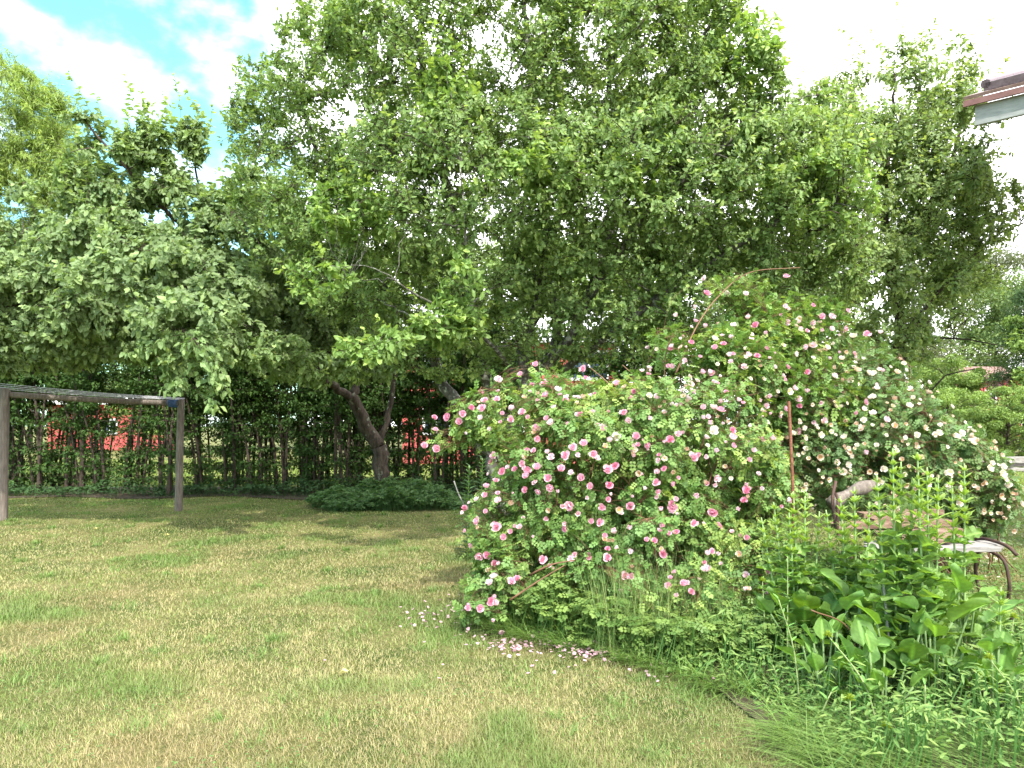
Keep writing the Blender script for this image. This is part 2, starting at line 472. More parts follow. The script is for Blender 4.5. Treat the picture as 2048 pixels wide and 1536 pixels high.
def blob_pts(blobs, n, shell=0.5, clump=0.0, seed=0, pw=None):
    """points in a union of ellipsoids (centre, radii), biased to the shell, thinned by a noise so that clumps and gaps form"""
    w = np.array([b[1][0] * b[1][1] * b[1][2] for b in blobs]) ** 0.72
    if pw: w = w * np.array(pw)
    w = w / w.sum(); outp = []
    need = n
    while need > 0:
        k = rng.choice(len(blobs), size=need * 3, p=w)
        d = nrm(rng.normal(size=(need * 3, 3)))
        r = rng.random(need * 3) ** (1 / (3 + 6 * shell))
        cc = np.array([b[0] for b in blobs])[k]; rr = np.array([b[1] for b in blobs])[k]
        lump = 1 + 0.2 * (vnoise(cc * 0.3 + d * 2.6, seed) - 0.5) * 2
        p = cc + d * rr * r[:, None] * lump[:, None]
        if clump > 0:
            q = vnoise(p / 0.55, seed + 3) * 0.6 + vnoise(p / 0.28, seed + 4) * 0.4
            p = p[rng.random(len(p)) < np.clip((q - 0.5 * clump) * 4.0, 0.03, 1)]
        p = p[p[:, 2] > 0.12][:need]
        outp.append(p); need -= len(p)
    return np.concatenate(outp)
def B(u, v, d, ru, rv, rd):
    return (P(u, v, d), np.array([ru / F * d, rd, rv / F * d]))

def grow(limbs, blobs, n1_, n2_, lpt, leaf_size, tpl, cols, seed=0, shell=0.5, clump=0.8, droop=0.2, shoots=0, sides=8,
         twig_r=(0.0058, 0.0022), young=0.08, ghost=False, br_r=0.022, side_mix=1.0, upj=0.55, arch=0.15, shoot_len=(0.3, 0.8), trim=None):
    """limbs: [(points, r0, r1)], returns (wood, twigs, leaves)"""
    wood, twig, leaf = Acc(), Acc(), Acc()
    nodes, nrad = [], []
    for pts, r0, r1 in limbs:
        sp = smooth_line(pts)
        sp[1:-1] += 0.02 * rng.normal(size=sp[1:-1].shape) * min(1, r0 * 10)
        rr = np.linspace(1, 0, len(sp)) ** 0.9 * (r0 - r1) + r1
        rr = rr * (1 + 0.08 * rng.normal(size=len(rr)).cumsum() * 0.3).clip(0.8, 1.25)
        if not ghost: wood.add(*tube(sp, rr, sides))
        nodes.append(sp); nrad.append(rr)
    nodes = np.concatenate(nodes); nrad = np.concatenate(nrad)
    def nearest(targets, nodes, bias):
        kd = kdtree.KDTree(len(nodes))
        for i, p in enumerate(nodes): kd.insert(p, i)
        kd.balance()
        idx = []
        for p in targets:
            q = np.array(p) * 1.0; c = kd.find_n(q, 6)
            best = min(c, key=lambda h: h[2] + bias * max(0, h[0][2] - q[2] + 0.25 * h[2]))
            idx.append(best[1])
        return np.array(idx)
    T1 = blob_pts(blobs, n1_, 0.1, 0, seed)
    dist = np.array([np.min(np.linalg.norm(nodes - p, axis=1)) for p in T1])
    T1 = T1[np.argsort(dist)]
    step = max(30, n1_ // 6)
    for s in range(0, n1_, step):
        tg = T1[s:s + step]; ix = nearest(tg, nodes, 0.8)
        S = nodes[ix]; L = np.linalg.norm(tg - S, axis=1, keepdims=True)
        Cc = (S + tg) / 2 + L * np.array([0, 0, arch]) + 0.12 * L * rng.normal(size=S.shape)
        k = 9
        Pn = bez(S, Cc, tg, k)
        Pn[:, 1:-1] += 0.018 * rng.normal(size=(len(tg), k - 2, 3)) * np.minimum(1, L[:, None])
        r0 = np.minimum(nrad[ix] * 0.7, br_r * (0.35 + 0.65 * np.minimum(1, L[:, 0] / 1.6)))
        r1 = np.minimum(r0 * 0.5, 0.006)
        Rn = r0[:, None] * (1 - np.linspace(0, 1, k)) + r1[:, None] * np.linspace(0, 1, k)
        wood.add(*tubes(Pn, Rn, 5))
        nodes = np.concatenate([nodes, Pn[:, 1:].reshape(-1, 3)]); nrad = np.concatenate([nrad, Rn[:, 1:].ravel()])
    T2 = blob_pts(blobs, n2_, shell, clump, seed + 1)
    if trim is not None: T2 = T2[trim(T2)]
    ix = nearest(T2, nodes, 0.5); S = nodes[ix]
    L = np.linalg.norm(T2 - S, axis=1, keepdims=True)
    # long twigs start nearer their tip
    Cc = (S + T2) / 2 + L * np.array([0, 0, arch]) + 0.15 * L * rng.normal(size=S.shape)
    k = 5
    Pn = bez(S, Cc, T2, k)
    Rn = np.broadcast_to(np.linspace(twig_r[0], twig_r[1], k), (len(T2), k)) * (0.7 + 0.6 * rng.random((len(T2), 1)))
    twig.add(*tubes(Pn, Rn, 3))
    nl = np.maximum(3, (lpt * (0.5 + 0.5 * np.minimum(1.6, L[:, 0] / 0.45))).astype(int))
    tid = np.repeat(np.arange(len(T2)), nl)
    tt = 1 - rng.random(len(tid)) ** 1.3 * np.clip(0.65 / np.maximum(L[tid, 0], 0.3), 0.2, 0.95)
    def at(tt):
        f_ = np.clip(tt, 0, 0.999) * (k - 1); i0 = f_.astype(int); w_ = (f_ - i0)[:, None]
        return Pn[tid, i0] * (1 - w_) + Pn[tid, i0 + 1] * w_, nrm(Pn[tid, i0 + 1] - Pn[tid, i0])
    pos, tan = at(tt)
    pos = pos + 0.022 * rng.normal(size=pos.shape)
    cc = np.array([b[0] for b in blobs]).mean(0)
    def colour(p, n, yng):
        a_ = vnoise(p / 0.5, seed + 7) * 0.5 + rng.random(n) * 0.5
        c = np.array(cols[0]) * (1 - a_[:, None]) + np.array(cols[1]) * a_[:, None]
        yy = yng[:, None]
        return (c * (1 - yy) + np.array(cols[2]) * yy) * (0.78 + 0.44 * rng.random((n, 1)))
    yng = ((tt > 0.93) & (rng.random(len(tt)) < 0.5)).astype(float) * 0.7 + (rng.random(len(tt)) < young * 0.5) * 0.3
    ow = nrm(pos - cc) * 0.6 + np.array([0, -.3, 0])
    place_leaves(leaf, tpl, pos, tan, np.array([0, 0, 1.0]), leaf_size * (0.42 + 0.85 * rng.random(len(pos)) ** 1.2), colour(pos, len(pos), np.clip(yng, 0, 1)), side_mix, droop, upj, ow)
    if shoots:
        top = T2[np.argsort(-(T2[:, 2] + 0.5 * rng.normal(size=len(T2))))][:shoots * 5]
        top = top[rng.choice(len(top), min(shoots, len(top)), replace=False)]
        top = np.concatenate([top, T2[rng.choice(len(T2), shoots)]])
        L = rng.uniform(*shoot_len, size=(len(top), 1))
        dr = nrm(np.array([0, 0, 1.1]) + 0.45 * nrm(top - cc) + 0.35 * rng.normal(size=top.shape))
        E = top + dr * L
        Pn = bez(top, (top + E) / 2 + 0.08 * L * rng.normal(size=E.shape), E, k)
        twig.add(*tubes(Pn, np.broadcast_to(np.linspace(0.0035, 0.001, k), (len(top), k)), 3))
        tid = np.repeat(np.arange(len(top)), (L[:, 0] / 0.032).astype(int))
        tt = rng.random(len(tid)); pos, tan = at(tt)
        pos = pos.copy()
        place_leaves(leaf, tpl, pos, tan, np.array([0, 0, 1.0]), leaf_size * (0.75 + 0.6 * rng.random(len(pos))) * (1.1 - 0.4 * tt), colour(pos, len(pos), 0.25 + 0.65 * tt), 0.8, 0.1, 0.5)
    return wood, twig, leaf
def tree(name, label, cat, base, args, leafmat, barkmat=None, group=None):
    ex = args.pop('extra', None)
    w, tw, lf = grow(**args)
    if ex:
        w2, t2, l2 = grow(**ex); w.merge(w2); tw.merge(t2); lf.merge(l2)
    r = thing(name, label, cat, base, group)
    w.build('trunk', barkmat or M_bark, r, True)
    tw.build('twigs', M_twig, r)
    lf.build('crown', leafmat, r)
    return r
#@@PART2
# ------------------------------------------------------------------ backdrop far behind (houses, trees, hedge)
def wall_house(name, label, x0, x1, y0, depth, h, roof_h, windows, base_z=0.0, roofmat=None):
    r = thing(name, label, 'house', ((x0 + x1) / 2, y0, 0))
    a = Acc(); n = int((x1 - x0) / 0.16)
    a.add(*box_vf((x0, y0, 0), (x1, y0 + depth, h)))
    for i in range(n + 1):                                  # cover battens of the board cladding
        x_ = x0 + (x1 - x0) * i / n
        a.add(*box_vf((x_ - 0.02, y0 - 0.022, 0.3), (x_ + 0.02, y0 - 0.002, h - 0.02)))
    # gables
    for s in (0, 1):
        xx = x0 + 0.003 if s == 0 else x1 - 0.003
        a.add([(xx, y0, h), (xx, y0 + depth, h), (xx, y0 + depth / 2, h + roof_h)], [(0, 1, 2)])
    a.build('wall', M_redwall, r)
    a = Acc()
    v = np.array([(x0 - .4, y0 - .5, h - .12), (x1 + .4, y0 - .5, h - .12), (x1 + .4, y0 + depth / 2, h + roof_h), (x0 - .4, y0 + depth / 2, h + roof_h), (x0 - .4, y0 + depth + .5, h - .12), (x1 + .4, y0 + depth + .5, h - .12)])
    v = np.concatenate([v, v + [0, 0, 0.12]])
    a.add(v, [(0, 2, 1), (0, 3, 2), (3, 4, 5), (3, 5, 2), (6, 7, 8), (6, 8, 9), (9, 11, 10), (9, 8, 11), (0, 1, 7), (0, 7, 6), (4, 10, 11), (4, 11, 5), (0, 6, 9), (0, 9, 3), (3, 9, 10), (3, 10, 4), (1, 2, 8), (1, 8, 7), (2, 5, 11), (2, 11, 8)])
    a.build('roof', roofmat or M_roofm, r)
    for (wx, wz, ww, wh) in windows:
        a = Acc()
        for lo, hi in (((wx, y0 - .07, wz), (wx + ww, y0 - .024, wz + .1)), ((wx, y0 - .07, wz + wh - .1), (wx + ww, y0 - .024, wz + wh)), ((wx, y0 - .07, wz + .1), (wx + .1, y0 - .024, wz + wh - .1)), ((wx + ww - .1, y0 - .07, wz + .1), (wx + ww, y0 - .024, wz + wh - .1)), ((wx + ww / 2 - .04, y0 - .065, wz + .1), (wx + ww / 2 + .04, y0 - .024, wz + wh - .1))):
            a.add(*box_vf(lo, hi))
        w_ = a.build('window', M_white, r)
        g = Acc(); g.add(*box_vf((wx + .1, y0 - .05, wz + .1), (wx + ww - .1, y0 - .03, wz + wh - .1)))
        go = g.build('pane', M_glass); go.parent = w_
    return r
M_rust_roof = solid_mat('weathered_red_roof', [(0.16, 0.08, 0.07), (0.34, 0.22, 0.20)], 2, 0.7, 0.05)
wall_house('red_cottage', 'low red board cottage with pale roof seen through the hedge behind the washing line frame', -29.2, -21.8, 46, 2.5, 3.0, .7, [(-25.8, 1.0, 1.0, 1.0)])
wall_house('red_house', 'tall red wooden house with white windows glimpsed between the tree trunks in the middle', -4.4, 4.2, 29.5, 7, 5.0, 1.6, [(-3.6, 1.2, 1.1, 1.3), (-0.6, 1.2, 1.1, 1.3), (2.4, 1.2, 1.1, 1.3), (-3.6, 3.3, 1.1, 1.2), (-0.6, 3.3, 1.1, 1.2), (2.3, 3.4, 1.6, 1.2)])
wall_house('distant_red_house', 'small distant red house with weathered red roof beyond the hedge at the right', 35.0, 39.0, 56, 6, 5.2, 1.0, [(36.2, 3.2, 0.9, 1.1)], roofmat=M_rust_roof)

def crown_tree(seed, h, r_, n, leaf, cols, tpl, trunk_r=0.18, lean=0.0, narrow=1.0, low=0.25, kind='round'):
    """a tree at the origin, for copies: a few limbs and clumped foliage"""
    rs = np.random.default_rng(seed)
    wood, lf = Acc(), Acc()
    tr = smooth_line([(0, 0, -0.1), (lean * .3, 0, h * .35), (lean, .1, h * .7), (lean * 1.2, 0, h * .97)], h / 12)
    wood.add(*tube(tr, np.linspace(trunk_r, 0.02, len(tr)), 7))
    m = 60
    if kind == 'cone':
        zz = h * (low + (1 - low) * rs.random(m) ** 1.3); rad = r_ * (1 - (zz / h - low) / (1 - low)) ** 0.8 + 0.15
    else:
        zz = h * (low + (0.97 - low) * rs.random(m)); rad = r_ * np.sqrt(np.clip(1 - ((zz / h - (low + 1) / 2) / ((1.05 - low) / 2)) ** 2, 0.05, 1))
    th = rs.random(m) * 2 * math.pi; q = rs.random(m) ** 0.45
    ctr = np.stack([lean * zz / h + rad * q * np.cos(th), rad * q * np.sin(th), zz], -1)
    st = np.stack([lean * zz / h, 0 * zz, np.maximum(zz * (0.78 if kind != 'cone' else 1.02), h * low * .6)], -1)
    Pn = bez(st, (st + ctr) / 2 + [0, 0, 0.05 * h], ctr, 5)
    wood.add(*tubes(Pn, np.broadcast_to(np.linspace(trunk_r * .22, 0.012, 5), (m, 5)), 4))
    k = rs.integers(0, m, n); sz = h * 0.075 * (0.6 + 0.8 * rs.random(m))
    d = nrm(rs.normal(size=(n, 3))); p = ctr[k] + d * (sz[k] * rs.random(n) ** 0.4)[:, None] * [1.15, 1.15, 0.75 * narrow]
    p[:, 2] = np.maximum(p[:, 2], 0.1)
    a_ = rs.random(m)[k] * 0.6 + rs.random(n) * 0.4
    c = np.array(cols[0]) * (1 - a_[:, None]) + np.array(cols[1]) * a_[:, None]
    global rng
    old = rng; rng = rs
    place_leaves(lf, tpl, p, d, np.array([0, 0, 1.0]), leaf * (0.6 + 0.8 * rs.random(n)), c * (0.75 + .5 * rs.random((n, 1))), 1, 0.3, 0.6)
    rng = old
    return wood, lf
def proto(name, label, cat, wl, leafmat, group=None, bark=None):
    r = thing(name, label, cat, (0, 0, 0), group, world=False)
    wl[0].build('trunk', bark or (M_twig if 'sapling' in name else M_bark), r); wl[1].build('crown', leafmat, r)
    return r
GRP = 'trees far beyond the hedge'
L4 = leaf4(0.6)
far_kinds = [
    ('birch_tree', 'tree', crown_tree(11, 13, 3.6, 15000, 0.22, [(0.13, 0.20, 0.07), (0.22, 0.30, 0.11)], L4)),
    ('pine_tree', 'tree', crown_tree(12, 15, 2.8, 13000, 0.24, [(0.12, 0.15, 0.08), (0.20, 0.23, 0.12)], leaf4(0.3), 0.2, 0.3, 0.7, 0.4)),
    ('spruce_tree', 'tree', crown_tree(13, 12, 2.6, 13000, 0.2, [(0.05, 0.09, 0.045), (0.09, 0.15, 0.06)], leaf4(0.35), 0.2, 0, 0.6, 0.05, 'cone')),
    ('maple_tree', 'tree', crown_tree(14, 10, 3.8, 15000, 0.24, [(0.14, 0.22, 0.06), (0.24, 0.34, 0.09)], L4, 0.2, -0.3, 1, 0.15)),
]
protos = {}
spots = [  # kind, pixel column, distance, scale, label
    (3, -60, 44, 1.0, 'broad bright green tree far behind the left edge of the hedge'),
    (1, 60, 52, 0.95, 'brownish pine beyond the hedge below the willow'),
    (0, 190, 47, 0.85, 'pale birch beyond the hedge above the low red cottage'),
    (3, 330, 40, 0.72, 'light green round tree beyond the hedge right of the cottage'),
    (0, 480, 46, 1.0, 'birch beyond the hedge behind the lichen covered apple limbs'),
    (2, 600, 50, 1.25, 'dark spruce standing left of the tall red house'),
    (3, 760, 42, 1.25, 'round tree directly behind the left end of the tall red house'),
    (0, 950, 48, 1.25, 'birch rising behind the middle of the tall red house'),
    (3, 1120, 44, 1.4, 'round leafy tree behind the right half of the tall red house'),
    (1, 1290, 50, 1.15, 'pine right of the tall red house behind the roses'),
    (0, 1440, 46, 1.15, 'birch far behind the top of the pink rose bush'),
    (3, 1600, 42, 1.1, 'round tree far behind the white rose bush'),
    (0, 1745, 48, 0.74, 'birch far behind the right hand orchard tree trunk'),
    (1, 1850, 58, 0.98, 'tall thin pine at the right behind the bare dark branch'),
    (0, 1925, 64, 1.16, 'pale hazy birch left of the far right pine'),
    (1, 1990, 66, 1.15, 'tall pine against the white sky at the far right'),
    (0, 2070, 60, 1.15, 'birch at the far right edge above the distant red house'),
    (3, 1890, 40, 0.55, 'low bright tree above the clipped hedge at the right'),
    (2, 2050, 38, 0.72, 'dark green spruce at the right edge beside the distant red house'),
    (3, 2150, 36, 0.8, 'broad tree just beyond the right edge of the far hedge'),
]
for i, (k, u, d, s, lab) in enumerate(spots):
    x_ = (u - 1024) / F * d
    if k not in protos:
        nm, ct, wl = far_kinds[k]
        r = protos[k] = proto(nm, lab, ct, wl, M_far, GRP)
        r.location = (x_, d, 0); r.scale = (s, s, s); r.rotation_euler.z = i
    else:
        dup(protos[k], (x_, d, 0), i * 1.3, (s, s, s * (0.94 + 0.03 * (i % 4))), lab)
# clipped shrubs forming the far hedge at the right
shrub = proto('hedge_shrub', 'leftmost bushy shrub of the far hedge on the right', 'shrub', crown_tree(31, 2.9, 1.5, 14000, 0.085, [(0.15, 0.23, 0.07), (0.26, 0.37, 0.10)], leaf4(0.5), 0.05, 0, 1, 0.1), M_far, 'rounded shrubs of the far right hedge')
shrub.location = (12.8, 28.5, 0)
for i, (u, d, s, lab) in enumerate([(1765, 29, .95, 'rounded far shrub hidden half behind the white roses'), (1830, 28.5, 1.0, 'rounded far hedge shrub just right of the white rose bush top'), (1895, 28, 1.02, 'far hedge shrub left of the stacked timber'), (1955, 28.8, 1.0, 'far hedge shrub directly behind the timber stack'), (2015, 28, 1.05, 'far hedge shrub behind the right end of the timber stack'), (2085, 28.6, 1.05, 'far hedge shrub cut by the right edge of the view')]):
    dup(shrub, ((u - 1024) / F * d, d, 0), i * 1.1, (s * 1.1, s, s), lab)
pb_ = proto('purple_shrub', 'dark purple leaved shrub in front of the distant red house', 'shrub', crown_tree(35, 4.7, 1.9, 7000, 0.16, [(0.07, 0.035, 0.045), (0.12, 0.07, 0.08)], leaf4(0.5), 0.06, 0, 1, 0.1), M_far)
pb_.location = ((1968 - 1024) / F * 46, 46, 0)

# hedge of saplings behind the lawn
def sapling(seed, h, n_stems, nleaf, low=.34, lowz=1.75):
    rs = np.random.default_rng(seed); wood, lf = Acc(), Acc(); P_, D_ = [], []
    for s in range(n_stems):
        b = rs.normal(size=2) * 0.12; tip = rs.normal(size=2) * 0.45; hh = h * (0.75 + 0.3 * rs.random())
        ln = smooth_line([(b[0], b[1], -0.05), (b[0] * 1.1 + tip[0] * .15, b[1] + tip[1] * .15, hh * .3), (b[0] + tip[0] * .55, b[1] + tip[1] * .5, hh * .65), (b[0] + tip[0], b[1] + tip[1], hh)], 0.3)
        wood.add(*tube(ln, np.linspace(0.028 + 0.022 * rs.random(), 0.006, len(ln)), 5))
        m = 34; q = rs.random(m) ** 0.75; i0 = (q * (len(ln) - 1.01)).astype(int); S = ln[i0]
        th = rs.random(m) * 2 * math.pi; L = (0.25 + 0.55 * rs.random(m)) * (0.55 + 0.6 * q)
        E = S + np.stack([np.cos(th) * L, np.sin(th) * L, 0.35 * L * (rs.random(m) - .2)], -1)
        Pn = bez(S, (S + E) / 2 + [0, 0, .1], E, 4); wood.add(*tubes(Pn, np.broadcast_to(np.linspace(0.007, 0.003, 4), (m, 4)), 3))
        k = rs.integers(0, m, nleaf // n_stems); t_ = rs.random(len(k)) ** 0.7
        pp = S[k] * (1 - t_[:, None]) + E[k] * t_[:, None] + rs.normal(size=(len(k), 3)) * [0.07, .07, .05]
        keep = (pp[:, 2] > lowz) | (rs.random(len(pp)) < low)
        P_.append(pp[keep]); D_.append(nrm(E[k] - S[k])[keep])
    p = np.concatenate(P_); d = np.concatenate(D_); n = len(p)
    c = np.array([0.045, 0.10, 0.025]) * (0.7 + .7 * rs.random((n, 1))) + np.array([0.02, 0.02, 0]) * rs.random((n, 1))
    global rng
    old = rng; rng = rs
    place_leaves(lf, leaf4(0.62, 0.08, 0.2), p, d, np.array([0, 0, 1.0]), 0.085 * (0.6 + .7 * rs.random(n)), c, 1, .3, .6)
    rng = old
    return wood, lf
sap = []
HG = 'saplings of the dark hedge behind the lawn'
HL = {0: 'thin leafy sapling in the dark hedge, beyond the wooden drying frame', 1: 'thin leafy sapling in the hedge between right frame post and forked brown trunk', 2: 'thin leafy sapling in the hedge between forked brown trunk and pink roses', 3: 'thin leafy sapling of the hedge, hidden behind the pink rose bush'}
def hzone(x): return 0 if x < -7.7 else 1 if x < -3.1 else 2 if x < -0.6 else 3
HGR = {0: 'hedge saplings beyond the drying frame', 1: 'hedge saplings left of the forked trunk', 2: 'hedge saplings right of the forked trunk', 3: 'hedge saplings behind the pink roses'}
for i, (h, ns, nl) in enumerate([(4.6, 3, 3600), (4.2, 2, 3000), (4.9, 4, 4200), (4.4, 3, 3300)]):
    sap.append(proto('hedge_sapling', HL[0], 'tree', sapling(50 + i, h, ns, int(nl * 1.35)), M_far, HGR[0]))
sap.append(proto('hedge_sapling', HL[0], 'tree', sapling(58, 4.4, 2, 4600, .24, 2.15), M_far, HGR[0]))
used = set()
rh = np.random.default_rng(3)
x_ = -12.6; i = 0
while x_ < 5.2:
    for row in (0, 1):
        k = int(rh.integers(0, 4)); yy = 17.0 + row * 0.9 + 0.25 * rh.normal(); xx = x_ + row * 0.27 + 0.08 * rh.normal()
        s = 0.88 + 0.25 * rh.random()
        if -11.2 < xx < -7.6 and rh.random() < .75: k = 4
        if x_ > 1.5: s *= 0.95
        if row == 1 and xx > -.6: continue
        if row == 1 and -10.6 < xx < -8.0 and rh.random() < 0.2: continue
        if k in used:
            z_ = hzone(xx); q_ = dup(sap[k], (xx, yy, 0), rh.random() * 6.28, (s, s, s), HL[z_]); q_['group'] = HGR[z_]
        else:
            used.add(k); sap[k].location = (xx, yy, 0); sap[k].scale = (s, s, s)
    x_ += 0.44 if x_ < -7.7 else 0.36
# ------------------------------------------------------------------ orchard trees
G1, G2, G3 = (0.145, 0.23, 0.075), (0.24, 0.345, 0.115), (0.35, 0.45, 0.14)
L7 = leaf7(0.52, 0.12, 0.18)
# the big plum tree in the middle
d0 = 10.4
base = P(1000, 1075, d0); base[2] = 0
fork = P(990, 905, d0)
limbs = [
    ([base - [0, 0, .15], base + [0.0, 0, .55], fork], 0.17, 0.14),
    ([fork, P(955, 870, 10.4), P(930, 820, 10.6), P(880, 760, 10.9), P(860, 690, 11.1), P(800, 620, 11.2), P(720, 500, 11.2), P(640, 330, 11.0), P(600, 180, 10.8)], 0.105, 0.02),
    ([fork, P(1000, 850, 10.4), P(975, 770, 10.6), P(962, 650, 10.8), P(945, 560, 10.8), P(900, 400, 10.8), P(850, 200, 10.6), P(840, 0, 10.5), P(850, -150, 10.5)], 0.10, 0.02),
    ([fork, P(1020, 870, 10.3), P(1045, 780, 10.2), P(1050, 690, 10.3), P(1075, 600, 10.4), P(1085, 400, 10.4), P(1060, 200, 10.4), P(1050, 0, 10.3), P(1040, -200, 10.3)], 0.11, 0.02),
    ([P(1045, 780, 10.2), P(1110, 690, 10.4), P(1105, 590, 10.6), P(1090, 500, 10.8), P(1180, 300, 10.8), P(1230, 100, 10.6), P(1240, -80, 10.5)], 0.075, 0.018),
    ([P(1050, 760, 10.2), P(1130, 690, 10.0), P(1175, 600, 9.8), P(1235, 430, 9.6), P(1330, 280, 9.4), P(1390, 120, 9.3), P(1430, 20, 9.3)], 0.085, 0.018),
    ([P(1130, 740, 10.2), P(1240, 650, 9.6), P(1400, 540, 9.2), P(1560, 440, 9.0), P(1680, 330, 8.9)], 0.055, 0.015),
    ([P(1175, 600, 9.8), P(1300, 420, 9.2), P(1450, 290, 9.0), P(1560, 180, 9.0)], 0.05, 0.014),
    ([P(1033, 760, 10.2), P(1000, 710, 9.6), P(950, 655, 9.0), P(900, 620, 8.6), P(840, 595, 8.3), P(790, 560, 8.0)], 0.036, 0.009),
    ([P(950, 655, 9.0), P(935, 560, 8.6), P(930, 450, 8.4), P(920, 330, 8.3)], 0.022, 0.008),
    ([P(900, 665, 9.6), P(830, 660, 9.0), P(770, 690, 8.5), P(720, 700, 8.2)], 0.022, 0.007),
]
blobs = [B(1000, 120, 10.3, 360, 260, 2.3), B(760, 200, 10.6, 210, 220, 1.7), B(590, 330, 10.9, 140, 180, 1.2), B(1260, 150, 9.9, 230, 210, 1.8),
         B(980, 400, 9.6, 330, 200, 1.9), B(720, 480, 10.4, 200, 170, 1.5), B(1280, 400, 9.4, 300, 190, 1.7), B(1500, 380, 9.2, 230, 170, 1.4),
         B(1440, 230, 9.2, 160, 150, 1.1), B(1650, 300, 9.0, 130, 110, .9), B(1620, 520, 9.2, 140, 100, .9), B(1020, -160, 10.3, 300, 180, 1.8), B(820, 590, 10.6, 170, 90, 1.2), B(1180, 560, 10.2, 200, 120, 1.2),
         B(1430, 60, 9.3, 90, 100, .7), B(1060, 650, 9.9, 200, 70, .9), B(1260, 640, 9.6, 170, 90, .9), B(870, 710, 10.2, 120, 50, .8), B(1420, 610, 9.3, 150, 90, .8), B(1390, 250, 10.2, 160, 110, 1.0), B(1540, 290, 10.2, 140, 100, 1.0), B(1430, 450, 10.6, 210, 120, 1.2), B(1330, 40, 10.0, 130, 90, 1.0), B(1120, 250, 11.6, 250, 150, 1.0), B(1650, 440, 10.4, 110, 90, .9), B(530, 180, 10.9, 80, 80, .6), B(660, 60, 10.8, 70, 90, .6)]
pl_limbs = limbs
tree('plum_tree', 'largest leafy plum tree with several lichen covered stems, in the middle behind the pink roses', 'tree', base,
     dict(limbs=limbs, blobs=blobs, extra=dict(limbs=pl_limbs, ghost=True, blobs=[B(745, 690, 8.1, 95, 36, .35), B(935, 560, 8.4, 40, 140, .3), B(890, 650, 8.6, 70, 50, .4), B(640, 560, 8.1, 75, 45, .4), B(1080, 370, 8.3, 150, 55, .5), B(900, 190, 8.6, 60, 80, .4), B(1500, 100, 8.8, 80, 70, .4), B(1640, 380, 8.5, 120, 80, .5), B(1320, 330, 8.5, 120, 70, .5), B(700, 430, 8.8, 90, 60, .4)], n1_=50, n2_=700, lpt=24, leaf_size=0.095, tpl=L7, cols=[(0.15, 0.26, 0.07), (0.26, 0.38, 0.11), (0.38, 0.50, 0.13)], seed=8, shell=0.4, clump=0.8, droop=0.1, shoots=40, shoot_len=(0.2, 0.5), br_r=0.012), n1_=520, n2_=14000, lpt=25, leaf_size=0.071, tpl=L7, cols=[G1, G2, G3], seed=5, shell=0.5, clump=0.45, droop=0.15, shoots=170, shoot_len=(0.25, 0.75)), M_leaf, M_bark_grey)
# a few low bright branches reaching toward the viewer belong to an overhanging neighbour limb of the same orchard
d1 = 15.0
base = P(765, 1006, d1); base[2] = 0
limbs = [
    ([base - [0, 0, .15], P(762, 950, d1), P(758, 893, d1)], 0.17, 0.15),
    ([P(758, 893, d1), P(735, 860, d1), P(716, 820, d1 - .1), P(700, 788, d1 - .2)], 0.15, 0.12),
    ([P(702, 795, d1 - .2), P(650, 760, d1 - 1), P(560, 700, d1 - 2), P(450, 620, d1 - 3), P(340, 560, d1 - 4), P(220, 520, d1 - 4.6)], 0.09, 0.02),
    ([P(650, 760, d1 - 1), P(540, 620, d1 - 1.5), P(430, 500, d1 - 2.2), P(330, 420, d1 - 2.8), P(230, 310, d1 - 3.2), P(170, 240, d1 - 3.4)], 0.07, 0.015),
    ([P(702, 795, d1 - .2), P(725, 740, d1), P(740, 690, d1), P(700, 600, d1 - .4), P(620, 500, d1 - 1)], 0.09, 0.02),
    ([P(758, 893, d1), P(775, 840, d1 + .2), P(788, 770, d1 + .3), P(800, 680, d1 + .2)], 0.07, 0.03),
    ([P(450, 620, d1 - 3), P(400, 640, d1 - 4), P(360, 660, d1 - 5)], 0.03, 0.01),
    ([P(430, 500, d1 - 2.2), P(400, 380, d1 - 2.4), P(380, 280, d1 - 2.6)], 0.03, 0.01),
]
blobs = [B(430, 600, 12.0, 190, 90, 1.8), B(330, 570, 10.6, 190, 90, 1.3), B(520, 520, 12.6, 190, 110, 1.6), B(560, 640, 12.5, 130, 90, 1.3), B(330, 430, 12.2, 170, 70, 1.0),
         B(240, 350, 12.0, 120, 70, .8), B(390, 640, 9.8, 120, 60, .8), B(250, 500, 11, 150, 80, 1.1), B(520, 400, 13, 80, 60, .8), B(700, 640, 13, 120, 60, 1.2), B(180, 270, 11.7, 60, 45, .35), B(290, 285, 12.0, 60, 40, .35), B(390, 280, 12.4, 40, 50, .3)]
GA = (0.14, 0.215, 0.09); GB = (0.235, 0.325, 0.135); GC = (0.31, 0.42, 0.16)
La = leaf7(0.6, 0.14, 0.32)
tree('apple_tree', 'spreading apple tree with a forked brown trunk behind the low ground cover', 'tree', base,
     dict(limbs=limbs, blobs=blobs, extra=dict(limbs=limbs, ghost=True, blobs=[B(370, 700, 9.6, 110, 40, .4), B(440, 780, 9.3, 20, 50, .1), B(350, 760, 9.6, 25, 40, .12), B(520, 700, 10.5, 90, 40, .5), B(620, 735, 11.5, 90, 38, .6), B(730, 725, 12.6, 90, 45, .6)], n1_=26, n2_=420, lpt=22, leaf_size=0.10, tpl=La, cols=[(0.15, 0.25, 0.09), (0.26, 0.36, 0.14), (0.34, 0.44, 0.17)], seed=18, shell=.3, clump=.4, droop=.6, br_r=.01), n1_=280, n2_=4600, lpt=22, leaf_size=0.105, tpl=La, cols=[GA, GB, GC], seed=15, shell=0.45, clump=0.9, droop=0.45, shoots=28, upj=0.5), M_leaf, M_bark)
